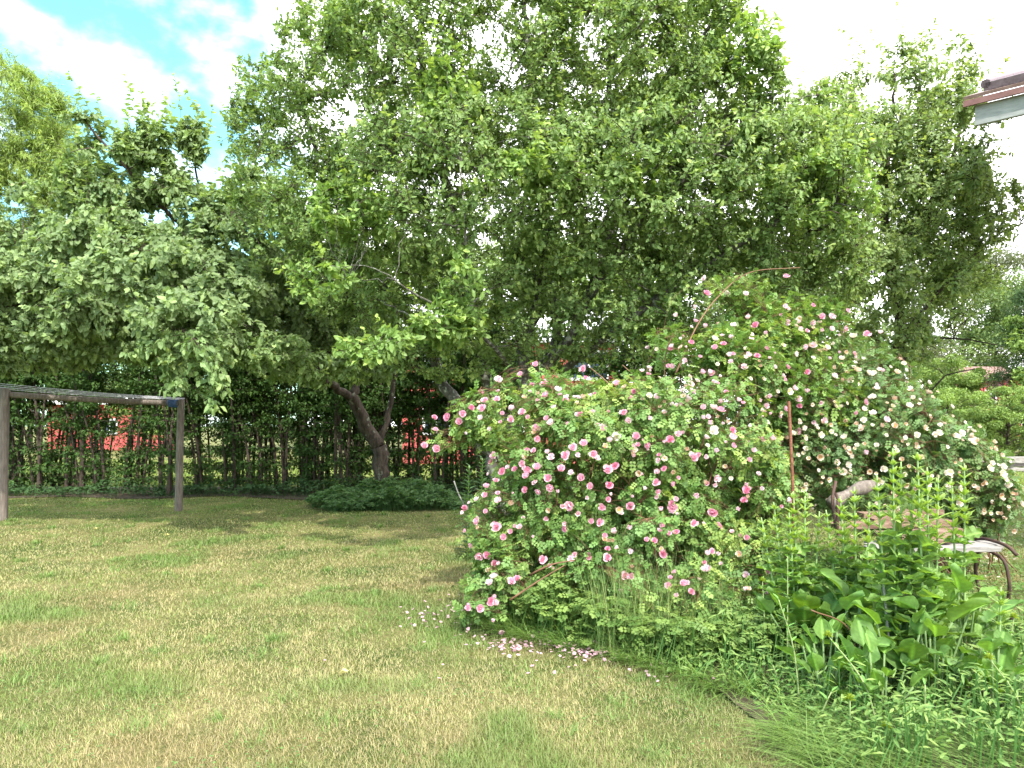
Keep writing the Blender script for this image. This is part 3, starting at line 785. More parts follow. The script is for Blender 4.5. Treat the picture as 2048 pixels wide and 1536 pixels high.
# second apple tree, its trunk just outside the left edge
base = np.array([-10.4, 11.6, 0])
limbs = [([base - [0, 0, .15], base + [0.1, 0, 1.2], base + [0.3, 0, 2.0]], 0.16, 0.12),
         ([base + [0.3, 0, 2.0], P(-100, 640, 11.5), P(60, 600, 11), P(220, 600, 10.4)], 0.09, 0.02),
         ([base + [0.3, 0, 2.0], P(-80, 520, 12), P(60, 480, 12), P(200, 430, 12.2)], 0.08, 0.02),
         ([base + [0.3, 0, 2.0], base + [-.8, .4, 3.2], base + [-1.2, .8, 4.2]], 0.08, 0.02)]
blobs = [B(40, 570, 11, 150, 110, 1.3), B(120, 620, 10.8, 150, 80, 1.1), B(60, 690, 11.4, 180, 55, 1.0), B(240, 660, 11.2, 150, 60, 1.0), B(100, 470, 11.8, 150, 80, 1.1), B(150, 400, 12.2, 110, 50, .8), B(-130, 560, 11.6, 130, 130, 1.4), B(350, 690, 11.4, 150, 50, .9)]
tree('apple_tree', 'wide apple tree hanging over the wooden frame from beyond the left edge', 'tree', base,
     dict(limbs=limbs, blobs=blobs, n1_=180, n2_=3300, lpt=22, leaf_size=0.10, tpl=La, cols=[GA, GB, GC], seed=25, shell=0.45, clump=0.9, droop=0.45, shoots=12, upj=0.5), M_leaf, M_bark)
# darker orchard tree at the right with a visible trunk
d2 = 11.6
base = P(1780, 1050, d2); base[2] = 0
limbs = [([base - [0, 0, .15], P(1790, 900, d2), P(1795, 760, d2), P(1798, 650, d2), P(1790, 540, d2)], 0.13, 0.09),
         ([P(1790, 540, d2), P(1770, 430, d2), P(1780, 300, d2), P(1790, 150, d2)], 0.07, 0.012),
         ([P(1790, 540, d2), P(1840, 440, d2), P(1900, 330, d2), P(1930, 200, d2)], 0.06, 0.012),
         ([P(1797, 690, d2), P(1830, 640, d2), P(1900, 560, d2), P(1980, 480, d2), P(2080, 430, d2)], 0.04, 0.01),
         ([P(1790, 560, d2), P(1720, 470, d2), P(1660, 330, d2), P(1630, 200, d2)], 0.055, 0.012),
         ([P(1797, 670, d2), P(1850, 677, d2 - .2), P(1910, 676, d2 - .4), P(1995, 690, d2 - .8)], 0.022, 0.008),
         ([P(1795, 830, d2), P(1850, 795, d2 - .6), P(1890, 752, d2 - .8), P(1950, 738, d2 - 1.0)], 0.022, 0.008),
         ([P(1795, 720, d2), P(1730, 660, d2), P(1650, 620, d2 - .3)], 0.04, 0.01)]
blobs = [B(1800, 220, 11.4, 150, 130, 1.2), B(1880, 300, 11.8, 110, 120, 1.1), B(1760, 380, 11.0, 190, 150, 1.5), B(1890, 440, 11.6, 110, 120, 1.2), B(1700, 560, 11.0, 140, 100, 1.2), B(1830, 590, 11.4, 120, 90, 1.1),
         B(1640, 300, 11.8, 120, 120, 1.1), B(1870, 420, 12.2, 110, 90, .8), B(1960, 470, 11.9, 60, 50, .5), B(1930, 570, 12.2, 90, 60, .6), B(1760, 500, 12.2, 110, 80, .8), B(1640, 640, 11.0, 130, 90, 1.1), B(2000, 400, 11.6, 70, 40, .5), B(1760, 700, 11.4, 110, 60, .9), B(2080, 410, 11.4, 50, 40, .4)]
tree('orchard_tree', 'airy dark green orchard tree at the right whose trunk shows above the white roses', 'tree', base,
     dict(limbs=limbs, blobs=blobs, n1_=240, n2_=4000, lpt=22, leaf_size=0.076, tpl=L7, cols=[(0.16, 0.24, 0.095), (0.26, 0.35, 0.13), (0.36, 0.45, 0.15)], seed=35, shell=0.45, clump=0.75, droop=0.3, shoots=90, shoot_len=(0.3, 0.8)), M_leaf, M_bark)
# willow top left
base = np.array([-14.2, 18.5, 0])
limbs = [([base - [0, 0, .2], base + [.1, 0, 2.5], base + [.3, 0, 5]], 0.25, 0.16), ([base + [.3, 0, 5], base + [1, 0, 7], base + [1.6, 0, 8.6]], 0.12, 0.03), ([base + [.3, 0, 5], base + [-.8, 0.3, 7], base + [-1.6, 0, 8.8]], 0.12, 0.03),
         ([base + [.2, 0, 4.4], base + [1.6, -.4, 5.6], base + [2.6, -.5, 6.0]], 0.08, 0.02)]
blobs = [B(-60, 330, 18.3, 190, 230, 2.6), B(40, 260, 18.0, 115, 110, 1.6), B(90, 340, 17.8, 90, 70, 1.1), B(-160, 500, 18.5, 150, 160, 2.0)]
tree('willow_tree', 'dense rounded willow with narrow bright leaves at the upper left edge', 'tree', base,
     dict(limbs=limbs, blobs=blobs, n1_=160, n2_=5200, lpt=24, leaf_size=0.15, tpl=leaf4(0.17, 0.02, 0.15), cols=[(0.16, 0.25, 0.06), (0.28, 0.38, 0.09), (0.38, 0.48, 0.12)], seed=45, shell=1.2, clump=0.5, droop=0.5, shoots=60, side_mix=0.6, shoot_len=(.2, .5)), M_leaf, M_bark)
#@@PART3
# ------------------------------------------------------------------ rose bushes
def hit(blobs, u, v, dflt):
    o = np.array([0, 0, EYE]); dr = P(u, v, 1.0) - o
    best = None
    for c, r in blobs:
        a = ((dr / r) ** 2).sum(); b = 2 * ((o - c) / r * dr / r).sum(); q = (((o - c) / r) ** 2).sum() - 1
        D = b * b - 4 * a * q
        if D > 0:
            t_ = (-b - math.sqrt(D)) / (2 * a)
            if best is None or t_ < best[0]:
                p = o + dr * t_; best = (t_, p, nrm((p - c) / r ** 2))
    if best is None:
        return P(u, v, dflt), np.array([0, -.8, .4])
    return best[1], best[2]
def rose_bush_parts(blobs, root_pts, n_cane, n_twig, per, size, cols, seed, young=0.25):
    rs = np.random.default_rng(seed)
    wood, leaf = Acc(), Acc()
    E = blob_pts(blobs, n_cane, 0.9, 0, seed)
    R = np.array(root_pts)
    ix = np.argmin(np.linalg.norm(R[None, :, :2] - E[:, None, :2], axis=-1) + rs.random((n_cane, len(R))) * 0.8, axis=1)
    S = R[ix] + np.concatenate([rs.normal(size=(n_cane, 2)) * 0.12, np.zeros((n_cane, 1))], 1)
    top = S * 0.4 + E * 0.6; top[:, 2] = np.maximum(E[:, 2], S[:, 2]) + 0.45 * np.linalg.norm(E - S, axis=1) * 0.5
    k = 14
    Pn = bez(S, top, E, k); Pn[:, 1:-1] += 0.02 * rs.normal(size=(n_cane, k - 2, 3))
    wood.add(*tubes(Pn, np.broadcast_to(np.linspace(0.0075, 0.0025, k), (n_cane, k)), 5))
    nodes = Pn[:, 3:].reshape(-1, 3)
    T2 = blob_pts(blobs, n_twig, 1.1, 0.55, seed + 1)
    kd = kdtree.KDTree(len(nodes))
    for i, p in enumerate(nodes): kd.insert(p, i)
    kd.balance()
    S = np.array([nodes[kd.find(p)[1]] for p in T2])
    L = np.linalg.norm(T2 - S, axis=1, keepdims=True)
    k = 5
    Pn = bez(S, (S + T2) / 2 + L * np.array([0, 0, .18]) + .12 * L * rs.normal(size=S.shape), T2, k)
    wood.add(*tubes(Pn, np.broadcast_to(np.linspace(0.0022, 0.001, k), (len(T2), k)), 3))
    tid = np.repeat(np.arange(len(T2)), per)
    tt = 1 - rs.random(len(tid)) * np.clip(0.35 / np.maximum(L[tid, 0], .15), .25, 1)
    f_ = np.clip(tt, 0, .999) * (k - 1); i0 = f_.astype(int); w_ = (f_ - i0)[:, None]
    pos = Pn[tid, i0] * (1 - w_) + Pn[tid, i0 + 1] * w_; tan = nrm(Pn[tid, i0 + 1] - Pn[tid, i0])
    n = len(pos)
    a_ = vnoise(pos / 0.35, seed + 2) * 0.5 + rs.random(n) * 0.5
    c = np.array(cols[0]) * (1 - a_[:, None]) + np.array(cols[1]) * a_[:, None]
    tops = np.clip((vnoise(pos / 0.3, seed + 5) - 0.35) * 3, 0, 1) * (tt > 0.65) * (rs.random(n) < 0.7) * (young * 2)
    yy = np.clip(tops, 0, 1)[:, None]
    c = c * (1 - yy) + np.array(cols[2]) * yy
    cc = np.array([b[0] for b in blobs]).mean(0)
    place_leaves(leaf, pinnate(3), pos, tan, np.array([0, 0, 1.0]), size * (.65 + .6 * rs.random(n)), c * (.78 + .44 * rs.random((n, 1))), 0.9, 0.3, 0.4, nrm(pos - cc) * 0.6)
    return wood, leaf
def petal(acc, az, tilt, L, W, base_r, cup, ca, cb, z0=0.0, ruffle=0.0, seed=0):
    """one petal as a small grid, az = direction, tilt = 0 lying flat .. 1.5 upright"""
    nu, nv = 5, 4
    V, Cc = [], []
    rs = np.random.default_rng(seed)
    ph = rs.random() * 6
    for j in range(nv):
        t_ = j / (nv - 1)
        hw = W * (0.25 + 0.75 * math.sin(min(1, t_ * 1.25) * math.pi / 2)) * (1 if t_ < .8 else 0.8)
        for i in range(nu):
            s = -1 + 2 * i / (nu - 1)
            ang = tilt + cup * t_
            rr = base_r + L * t_ * math.cos(ang) * (1 - 0.12 * s * s * t_)
            zz = z0 + L * t_ * math.sin(ang) + 0.35 * hw * s * s * (0.5 + tilt * .3) + ruffle * math.sin(ph + s * 3.5) * t_ * L
            yy = hw * s
            x_ = rr * math.cos(az) - yy * math.sin(az); y_ = rr * math.sin(az) + yy * math.cos(az)
            V.append((x_, y_, zz)); Cc.append(np.array(ca) * (1 - t_) + np.array(cb) * t_)
    f = []
    for j in range(nv - 1):
        for i in range(nu - 1):
            q = j * nu + i; f += [(q, q + 1, q + nu + 1), (q, q + nu + 1, q + nu)]
    acc.add(V, f, np.array(Cc))
def make_rose(seed, inner, outer, openness=1.0, double=True, yellow=True):
    rs = np.random.default_rng(seed); a = Acc()
    layers = [(5, .10, .040, .021, .006), (5, .45, .033, .018, .005), (5, .85, .026, .015, .004), (4, 1.15, .019, .011, .003)] if double else [(5, .08, .040, .024, .004), (4, .35, .033, .019, .003)]
    for li, (n, tl, L, W, br) in enumerate(layers):
        off = rs.random() * 6
        q = li / max(1, len(layers) - 1)
        ca = np.array(inner) * (.35 + .65 * q) + np.array(outer) * (.65 * (1 - q))
        cb = np.array(outer) * (1 - q * .8) + np.array(inner) * q * .8
        for i in range(n):
            k_ = .85 + .3 * rs.random()
            tl2 = tl * (0.7 + .5 * rs.random()) + (1 - openness) * (1.15 - .5 * q)
            petal(a, off + i * 6.283 / n + .25 * rs.normal(), tl2, L * k_, W * k_, br, .35 + .3 * rs.random(), ca, cb, 0.004 * li, .1, seed * 31 + li * 7 + i)
    if yellow and openness > .5:
        v, f = tube([(0, 0, 0.004), (0, 0, .013), (0, 0, .016)], [.007, .008, .003], 7); a.add(v, f, (.6, .38, .06))
    v, f = tube([(0, 0, -.022), (0, 0, -.012), (0, 0, -.003), (0, 0, .004)], [.002, .006, .007, .008], 6); a.add(v, f, (.10, .16, .05))
    for i in range(5):       # sepals
        az = i * 1.257 + .3
        d_ = np.array([math.cos(az), math.sin(az), 0]); s_ = np.array([-math.sin(az), math.cos(az), 0])
        a.add([d_ * .005 - s_ * .004, d_ * .005 + s_ * .004, d_ * .03 + [0, 0, -.006]], [(0, 1, 2)], (.11, .18, .05))
    return a
PK_IN, PK_OUT = (.72, .30, .43), (.84, .55, .65)
PP_IN, PP_OUT = (.82, .52, .60), (.87, .74, .78)
CR_IN, CR_OUT = (.85, .76, .60), (.87, .83, .78)
WI_IN, WI_OUT = (.62, .42, .26), (.78, .66, .54)
meshes = {
    'pink': [make_rose(1, PK_IN, PK_OUT).mesh('pink_rose', M_petal, True), make_rose(2, (.66, .20, .34), (.80, .42, .54)).mesh('pink_rose', M_petal, True), make_rose(3, PK_IN, PK_OUT, .75).mesh('pink_rose', M_petal, True)],
    'pale': [make_rose(4, PP_IN, PP_OUT).mesh('pale_rose', M_petal, True), make_rose(5, PP_IN, (.88, .72, .76), .6).mesh('pale_rose', M_petal, True), make_rose(6, (.8, .34, .46), PP_OUT, .35, True, False).mesh('pale_rose', M_petal, True)],
    'cream': [make_rose(7, CR_IN, CR_OUT).mesh('cream_rose', M_petal, True), make_rose(8, (.86, .74, .46), CR_OUT, .95, False).mesh('cream_rose', M_petal, True), make_rose(9, CR_IN, (.86, .8, .74), .7, False).mesh('cream_rose', M_petal, True)],
    'faded': [make_rose(10, WI_IN, WI_OUT, .8, False).mesh('faded_rose', M_petal, True), make_rose(11, WI_IN, (.74, .6, .48), .5).mesh('faded_rose', M_petal, True)],
}
def merge_flower(acc, me, M3, loc, s):
    v = np.empty(len(me.vertices) * 3, np.float32); me.vertices.foreach_get('co', v); v = v.reshape(-1, 3)
    f = np.empty(len(me.loops), np.int32); me.loops.foreach_get('vertex_index', f)
    c = np.empty(len(me.vertices) * 4, np.float32); me.color_attributes['col'].data.foreach_get('color', c)
    acc.add(v @ (M3.T * s) + loc, f.reshape(-1, 3), c.reshape(-1, 4)[:, :3])
def put_flowers(bush, blobs, lst, dflt, seed, labels):
    """the hundred largest blooms are parts of their own, the rest one part"""
    rs = random.Random(seed); rest = Acc(); n = 0
    bl = bush.location
    for (u, v, kind, sc) in lst:
        p, nr = hit(blobs, u, v, dflt)
        nr = nrm(nr + np.array([0, 0, .35]) + np.array([rs.gauss(0, .38), rs.gauss(0, .38), rs.gauss(0, .3)]) + np.array([0, -.35, 0]))
        p = p + nr * 0.035
        me = rs.choice(meshes[kind]); s = sc * .88 * rs.uniform(.85, 1.15)
        q = Vector(nr).to_track_quat('Z', 'Y') @ Vector((0, 0, 1)).rotation_difference(Vector((0, 0, 1)))
        M3 = np.array(q.to_matrix()); th = rs.random() * 6.28
        Rz = np.array([[math.cos(th), -math.sin(th), 0], [math.sin(th), math.cos(th), 0], [0, 0, 1]])
        M3 = M3 @ Rz
        if n < 100:
            o = bpy.data.objects.new('rose_flower', me); C.objects.link(o); o.parent = bush
            from mathutils import Matrix
            o.matrix_basis = Matrix.Translation(Vector(p) - Vector(bl)) @ Matrix(M3.tolist()).to_4x4() @ Matrix.Scale(s, 4)
            if kind in labels: o['label'] = labels[kind]
        else:
            merge_flower(rest, me, M3, p, s)
        n += 1
    if rest.v:
        o = rest.build('rose_flower', M_petal, bush, True); o['kind'] = 'stuff'

pink_blobs = [B(1170, 960, 6.35, 190, 170, .8), B(1330, 930, 6.5, 220, 190, .95), B(1090, 850, 6.5, 170, 75, .55), B(950, 835, 6.5, 60, 42, .28), B(1110, 1120, 6.05, 150, 120, .5), B(1010, 1060, 6.15, 85, 100, .4),
              B(1300, 1110, 6.0, 190, 120, .6), B(1000, 1200, 5.75, 80, 55, .3), B(1440, 1000, 6.3, 150, 150, .7), B(1200, 795, 6.7, 170, 45, .5), B(1430, 780, 7.0, 150, 110, .6), B(1380, 700, 7.2, 85, 50, .35),
              B(1570, 640, 7.5, 130, 50, .35), B(1470, 565, 7.5, 70, 25, .2), B(1070, 765, 6.7, 55, 35, .25), B(875, 885, 6.4, 22, 25, .12), B(1400, 1210, 5.4, 120, 70, .35), B(1500, 1120, 5.7, 90, 90, .4), B(1590, 710, 7.4, 120, 65, .4), B(1600, 800, 7.2, 130, 90, .5), B(1500, 700, 7.2, 110, 60, .4)]
roots = [G(1200, 1215) + [0, .45, 0], G(1300, 1200) + [0, .3, 0], G(1120, 1200) + [0, .4, 0], G(1400, 1195), G(1450, 1150), G(1250, 1150), G(1050, 1190) + [0, .3, 0]]
w_, lf_ = rose_bush_parts(pink_blobs, roots, 95, 12500, 3, 0.095, [(0.10, 0.20, 0.055), (0.21, 0.34, 0.09), (0.42, 0.50, 0.12)], 101)
b = roots[0].copy(); b[2] = 0
pink_bush = thing('rose_bush', 'big arching rose bush full of pink double blooms beside the lawn', 'rose bush', b)
# the long arching canes that show against the leaves
for pts in ([P(1400, 900, 6.3), P(1440, 800, 6.4), P(1500, 700, 6.7), P(1560, 645, 7.1), P(1590, 630, 7.3)], [P(1350, 750, 6.8), P(1395, 650, 7.0), P(1440, 590, 7.2), P(1500, 545, 7.4), P(1600, 535, 7.5)],
            [P(1060, 1150, 5.55), P(1100, 1130, 5.5), P(1150, 1120, 5.5)], [P(1020, 1200, 5.5), P(1080, 1160, 5.5), P(1130, 1130, 5.5)], [P(1240, 800, 6.3), P(1215, 765, 6.4), P(1180, 735, 6.5)], [P(1330, 820, 6.2), P(1300, 780, 6.4), P(1245, 730, 6.6)]):
    ln = smooth_line(pts, .06); w_.add(*tube(ln, np.linspace(.009, .004, len(ln)), 6))
w_.build('canes', M_cane, pink_bush, True)
lf_.build('foliage', M_rose_leaf, pink_bush)
c5 = "1235,690 1525,705 1525,775 1575,850 1775,900 1930,880 1155,748 1010,780 915,850 1025,850 940,900 1010,900 855,940 935,940 740,980 785,1010 800,970 920,1010 1040,975 1095,995 1160,970 1245,905 1300,800 1360,840 1425,885 1405,910 1350,950 1310,870 1500,985 1565,985 1655,975 1755,975 1760,1020 1580,1045 1625,1065 1335,1040 1315,1000 1240,1060 1250,1115 1815,845 1715,810 1665,1145 1515,1160 1450,1180 1195,1195 1330,1225 1570,1205 1570,1230 1415,1215 1000,1215 985,1255 1050,1305 1085,1280 1180,1260 1175,1305 1195,1335 1245,1300 1255,1355 1305,1345 1330,1380 1270,1400 1380,1300 1445,1320 1500,1335 1640,1300 1700,1275 1565,1380 1650,1380 1650,1420 1940,1365 2010,1360 2035,1480 1995,1290 1950,1310 1850,1425 1775,1500 1440,1495 1370,1425 1020,1440 950,1415 945,1455 905,1480 1000,1375 580,1165 655,1165 640,1080 1910,1150 2025,1120 1815,1105 1790,1180 820,1530 635,1000"
c7 = "540,85 620,135 660,80 550,185 755,215 715,165 580,260 625,310 675,320 1150,35 1300,125 1475,45 1680,75 1745,30 1965,70 1865,150 1650,200 1765,210 1985,170 1440,300 1590,245 1690,310 1405,210 1500,180 1255,330 1255,385 1150,310 1145,355 980,350 700,380 740,385 835,485 700,478 790,500 1360,350 1365,300 1485,435 1950,435 690,595 710,620 685,690 735,735 620,630 565,635 1115,625 915,700 1570,740 1885,860 1840,555 1300,830"
c6 = "650,180 200,175 115,360 30,405 440,390 112,440 180,280 415,275 645,350 795,340 995,368 335,535 240,590 95,565 975,455 905,485 860,490 1120,510 725,450 725,485 850,395 610,750 230,730 190,745 65,660 675,820 775,845 60,895 100,850 85,810 265,915 225,955 265,965 165,940 145,990 205,1030 325,1165 225,1180 105,1215 235,1330 130,1445 15,1460 420,1425 400,1475 640,1480 365,1515 215,1525 425,1245 330,1120 170,1125 445,1190 30,1090"
c6w = "630,590 870,605 860,725 980,660 770,685 805,640 530,840 490,785 560,925 350,915 460,870 480,625 190,635 1200,725 1140,740 1375,830 1465,790 1470,860 1370,935 1275,890 1290,735 925,575 1160,800 1150,870 985,825 1040,770 1055,725 980,870 945,800 1185,830 1100,950 1165,975 1225,1000 1330,1105 1415,1090 1525,1085 1440,1050 1200,1050 1290,1045 1640,1110 1665,1080 1700,1100 1735,1080 1740,1150 1775,1140 1840,1260 1820,1280 1900,1270 1910,1345 1895,1310 1745,1385 1640,1390 1890,1430 1945,1390 1990,1430 2010,1500 1650,1470 1600,1300 1435,1300 930,1250 985,1300 1000,1265 1030,1300 1270,1430 1280,1510 1345,1360 770,1170 745,1105 665,1100 550,1245 570,1255 700,965 750,1385 1190,1345 1220,1270 1415,1220 1405,1140 1095,1190 1195,505 1200,725 845,1210 870,1010 1015,1000 835,1090 1005,1115 640,1200 1045,530 330,655 515,690"
def parse(s, ox, oy, k=2.926):
    return [(ox + float(a.split(',')[0]) / k, oy + float(a.split(',')[1]) / k) for a in s.split()]
rr = random.Random(4)
lst = [(u, v, rr.choice(['pink', 'pink', 'pale']), rr.choice([.6, .8, .95, 1.0, 1.05])) for u, v in parse(c5, 650, 500) + parse(c7, 750, 1000)]
l6 = [(u, v, rr.choice(['pink', 'pale', 'pale']), rr.uniform(.8, 1.05)) for u, v in parse(c6, 1348, 500)]
rr.shuffle(lst)
extra = []
for _ in range(110):
    e_ = rr.choice(['pale', 'faded', 'pale', 'pink'])
    u, v = rr.uniform(940, 1560), rr.uniform(760, 1200)
    extra.append((u, v, e_, rr.uniform(.45, .75)))
for _ in range(60):
    extra.append((rr.uniform(1250, 1720), rr.uniform(640, 1000), rr.choice(['pale', 'cream', 'faded']), rr.uniform(.5, .8)))
for _ in range(110):
    extra.append((rr.uniform(1230, 1730), rr.triangular(560, 900, 720), rr.choice(['pale', 'pale', 'cream', 'pink']), rr.uniform(.55, .95)))
for _ in range(16):
    cu, cv = rr.uniform(930, 1540), rr.uniform(770, 1180)
    for _ in range(rr.randint(2, 5)):
        extra.append((cu + rr.gauss(0, 16), cv + rr.gauss(0, 14), rr.choice(['pale', 'pink', 'faded', 'pale']), rr.uniform(.5, .95)))
extra = [e_ for e_ in extra if hit(pink_blobs, e_[0], e_[1], 99)[0][1] < 50]
put_flowers(pink_bush, pink_blobs, lst + l6 + extra, 6.6, 5, {'pale': 'pale pink fading rose bloom'})

white_blobs = [B(1690, 800, 7.6, 150, 110, .7), B(1740, 900, 7.4, 170, 150, .85), B(1870, 940, 7.5, 120, 100, .7), B(1950, 1000, 7.4, 80, 80, .5), B(1600, 900, 7.3, 110, 120, .6), B(1780, 770, 7.8, 70, 45, .4), B(1710, 720, 7.8, 80, 50, .35), B(1990, 1000, 7.3, 40, 45, .3), B(1850, 1040, 7.6, 150, 60, .5), B(1820, 800, 7.7, 35, 40, .3)]
rootsw = [G(1700, 1060) , G(1800, 1060), G(1880, 1065), G(1640, 1070), G(1940, 1062)]
rootsw = [np.array([r[0], 7.7, 0]) for r in rootsw]
w_, lf_ = rose_bush_parts(white_blobs, rootsw, 55, 7500, 3, 0.085, [(0.10, 0.185, 0.065), (0.18, 0.29, 0.10), (0.31, 0.40, 0.13)], 131, .15)
white_bush = thing('rose_bush', 'sprawling rose bush with small cream and white blooms at the right behind the bench', 'rose bush', rootsw[1])
for pts in ([P(1600, 900, 7.0), P(1590, 850, 7.0), P(1580, 790, 7.1)],):
    ln = smooth_line(pts, .06); w_.add(*tube(ln, .006, 6))
w_.build('canes', M_cane, white_bush, True)
lf_.build('foliage', M_rose_leaf, white_bush)
lw = [(u, v, rr.choice(['cream', 'cream', 'pale', 'faded']) if u < 1780 else rr.choice(['cream', 'cream', 'faded']), rr.uniform(.75, 1.1)) for u, v in parse(c6w, 1348, 500)]
ex = []
for _ in range(330):
    ex.append((rr.uniform(1540, 2030), rr.uniform(700, 1060), rr.choice(['cream', 'faded', 'faded', 'cream']), rr.uniform(.4, .75)))
ex = [e_ for e_ in ex if hit(white_blobs, e_[0], e_[1], 99)[0][1] < 50][:230]
put_flowers(white_bush, white_blobs, lw + ex, 7.2, 9, {'faded': 'withered tan rose bloom'})

# ------------------------------------------------------------------ washing line frame
lp, rp = P(4, 1040, 12.3), P(357, 1022, 13.6)
lp[2] = rp[2] = 0
r = thing('drying_frame', 'weathered round pole frame with crossbar and thin lines at the left of the lawn', 'drying frame', lp)
for b_, zt, nm in ((lp, 2.22, 'post'), (rp, 2.08, 'post')):
    a = Acc(); ln = smooth_line([b_ - [0, 0, .2], b_ + [0.02, 0, 1.0], b_ + [0.05, 0, zt]], .2); a.add(*tube(ln, np.linspace(.084, .072, len(ln)) * (1 if zt > 2.1 else .86), 12)); a.build('post', M_wood, r, True)
A_, B_ = lp + [0, 0, 2.12], rp + [0.05, 0, 2.0]
A_ = A_ - (B_ - A_) * .02; B_ = B_ + (B_ - A_) * .015
a = Acc(); ln = smooth_line([A_, (A_ + B_) / 2 + [0, 0, -.015], B_], .3); a.add(*tube(ln, .05, 12)); a.build('crossbar', M_wood, r, True)
for k in range(4):
    a = Acc(); oz = .085 + .03 * k; oy = -.05 + .035 * k
    ln = smooth_line([A_ + [0, oy, oz], (A_ + B_) / 2 + [0, oy, oz - .03 - .01 * k], B_ + [0, oy, .07 + .01 * k]], .3); a.add(*tube(ln, .006, 5)); a.build('line', M_line, r, True)
a = Acc()
for k in range(7):
    th = np.linspace(0, 2 * math.pi, 17); c_ = B_ - (B_ - A_) * (.035 + .008 * k)
    a.add(*tube(np.stack([c_[0] + 0 * th, c_[1] + .072 * np.cos(th), c_[2] + .072 * np.sin(th)], -1), .008, 5))
a.build('rope_tie', M_rope, r, True)

# ------------------------------------------------------------------ rebar, bench, boards, log, timber stack
def rod(name, label, p0, p1, rad, mat, cat='rod'):
    r = thing(name, label, cat, p0); a = Acc()
    n = 260; t_ = np.linspace(0, 1, n)[:, None]
    ln = p0 * (1 - t_) + p1 * t_ + np.array([0.012, 0, 0]) * np.sin(t_ * 3)
    a.add(*tube(ln, rad * (1 + .16 * (np.sin(t_[:, 0] * 560) > 0)), 8)); a.build('bar', mat, r, True); return r
rod('reinforcing_bar', 'rusty ribbed steel bar standing upright among the roses', P(1592, 1080, 5.5) * [1, 1, 0], P(1577, 803, 5.55), .0115, M_rust)

ZB = .52
br_ = thing('garden_bench', 'old garden bench with grey plank seat and curved iron legs behind tall green stalks', 'bench', G(1780, 1230))
yb0 = 5.55
def plank(name, c0, c1, w_, th_, mat, parent=None, up=(0, 0, 1)):
    c0, c1 = np.array(c0, float), np.array(c1, float); ax = nrm(c1 - c0); az = nrm(np.array(up, float) - ax * (np.array(up, float) @ ax)); ay = np.cross(az, ax)
    L = np.linalg.norm(c1 - c0); a = Acc(); n = 6
    v, f = obox((0, 0, 0), (1, 0, 0), (0, 1, 0), (0, 0, 1), L, w_, th_)
    o_ = Acc(); o_.add(v, f); me = o_.mesh(name, mat)
    o = bpy.data.objects.new(name, me); C.objects.link(o)
    from mathutils import Matrix
    m3 = Matrix((ax, ay, az)).transposed().to_4x4(); m3.translation = Vector((c0 + c1) / 2)
    if parent is not None:
        o.parent = parent; m3.translation -= parent.location
    o.matrix_basis = m3
    bv = o.modifiers.new('bevel', 'BEVEL'); bv.width = min(w_, th_) * .14; bv.segments = 2
    return o
for k in range(3):
    p0, p1 = P(1735, 1085 + 20 * k, yb0 + .28 - .14 * k), P(2000 - 4 * k, 1070 + 17 * k, yb0 + .32 - .14 * k)
    p0[2] = p1[2] = ZB + .004 * k + 0.13
    plank('seat_plank', p0, p1, .125, .035, M_board_grey, br_)
for u_, dd in ((1745, 0), (1975, .03)):
    for s, kk in ((1, 0), (-1, 1)):
        a = Acc(); c_ = P(u_, 1085, yb0 + .14 + dd); c_[2] = ZB + .1
        pts = [c_ + [0, .02 * s, 0], c_ + [.02, .16 * s, -.05], c_ + [.035, .2 * s, -.22], c_ + [.05, .17 * s, -.40], c_ + [.06, .24 * s, -ZB - .1 + .0]]
        ln = smooth_line(pts, .04); a.add(*tube(ln, .013, 8)); a.build('leg', M_iron, br_, True)
a = Acc(); c_ = P(1975, 1085, yb0 + .16); c_[2] = ZB + .16
ln = smooth_line([c_ + [.02, .2, .0], c_ + [.03, .05, .02], c_ + [.05, -.15, .0], c_ + [.08, -.22, -.06]], .03); a.add(*tube(ln, .014, 6)); a.build('iron_edge', M_iron, br_, True)
a = Acc(); c_ = P(1690, 1085, yb0 + .3); c_[2] = ZB + .12
for s in (0, 1):
    ln = smooth_line([c_ + [-.03, .1, .5 - .1 * s], c_ + [-.1, .0 - .1 * s, .35], c_ + [-.1, -.1, .1], c_ + [0, -.12, -.1], c_ + [-.03, -.1, -.62]], .04); a.add(*tube(ln, .013, 6))
a.build('armrest', M_iron, br_, True)
BG = 'loose brown boards piled on the bench'
bz = ZB + .15
bd = [((1662, 1056, 5.95), (1900, 1040, 6.0), .16, .045, 'long brown board at the top left of the pile on the bench', .10),
      ((1720, 1040, 6.1), (1880, 1018, 6.15), .12, .04, 'uppermost dark brown board at the back of the pile on the bench', .17),
      ((1755, 1075, 5.8), (1920, 1052, 5.85), .10, .04, 'middle brown board with a pale sawn end in the bench pile', .055),
      ((1775, 1078, 5.68), (1940, 1062, 5.75), .09, .035, 'thin brown board just above the grey seat of the bench', .03),
      ((1740, 1065, 5.98), (1840, 1045, 6.05), .11, .04, 'short reddish board in the middle of the bench pile', .14),
      ((1790, 1092, 5.6), (1905, 1078, 5.66), .07, .03, 'narrow frontmost brown batten on the grey bench seat', .01)]
for (a0, a1, w_, th_, lab, dz) in bd:
    p0, p1 = P(*a0), P(*a1); zc = bz + dz + .02
    p0[2] = zc - .01; p1[2] = zc + .012
    tag(plank('brown_board', p0, p1, w_, th_, M_board_red), lab, 'board', BG)
a = Acc(); ln = smooth_line([P(1660, 1010, 6.3), P(1700, 985, 6.35), P(1748, 968, 6.4)], .05); a.add(*tube(ln, [.05 + .015 * math.sin(i * 1.3) for i in range(len(ln))], 10))
tag(a.build('driftwood_log', M_wood, None, True), 'short grey weathered log leaning up behind the iron armrest of the bench', 'log')
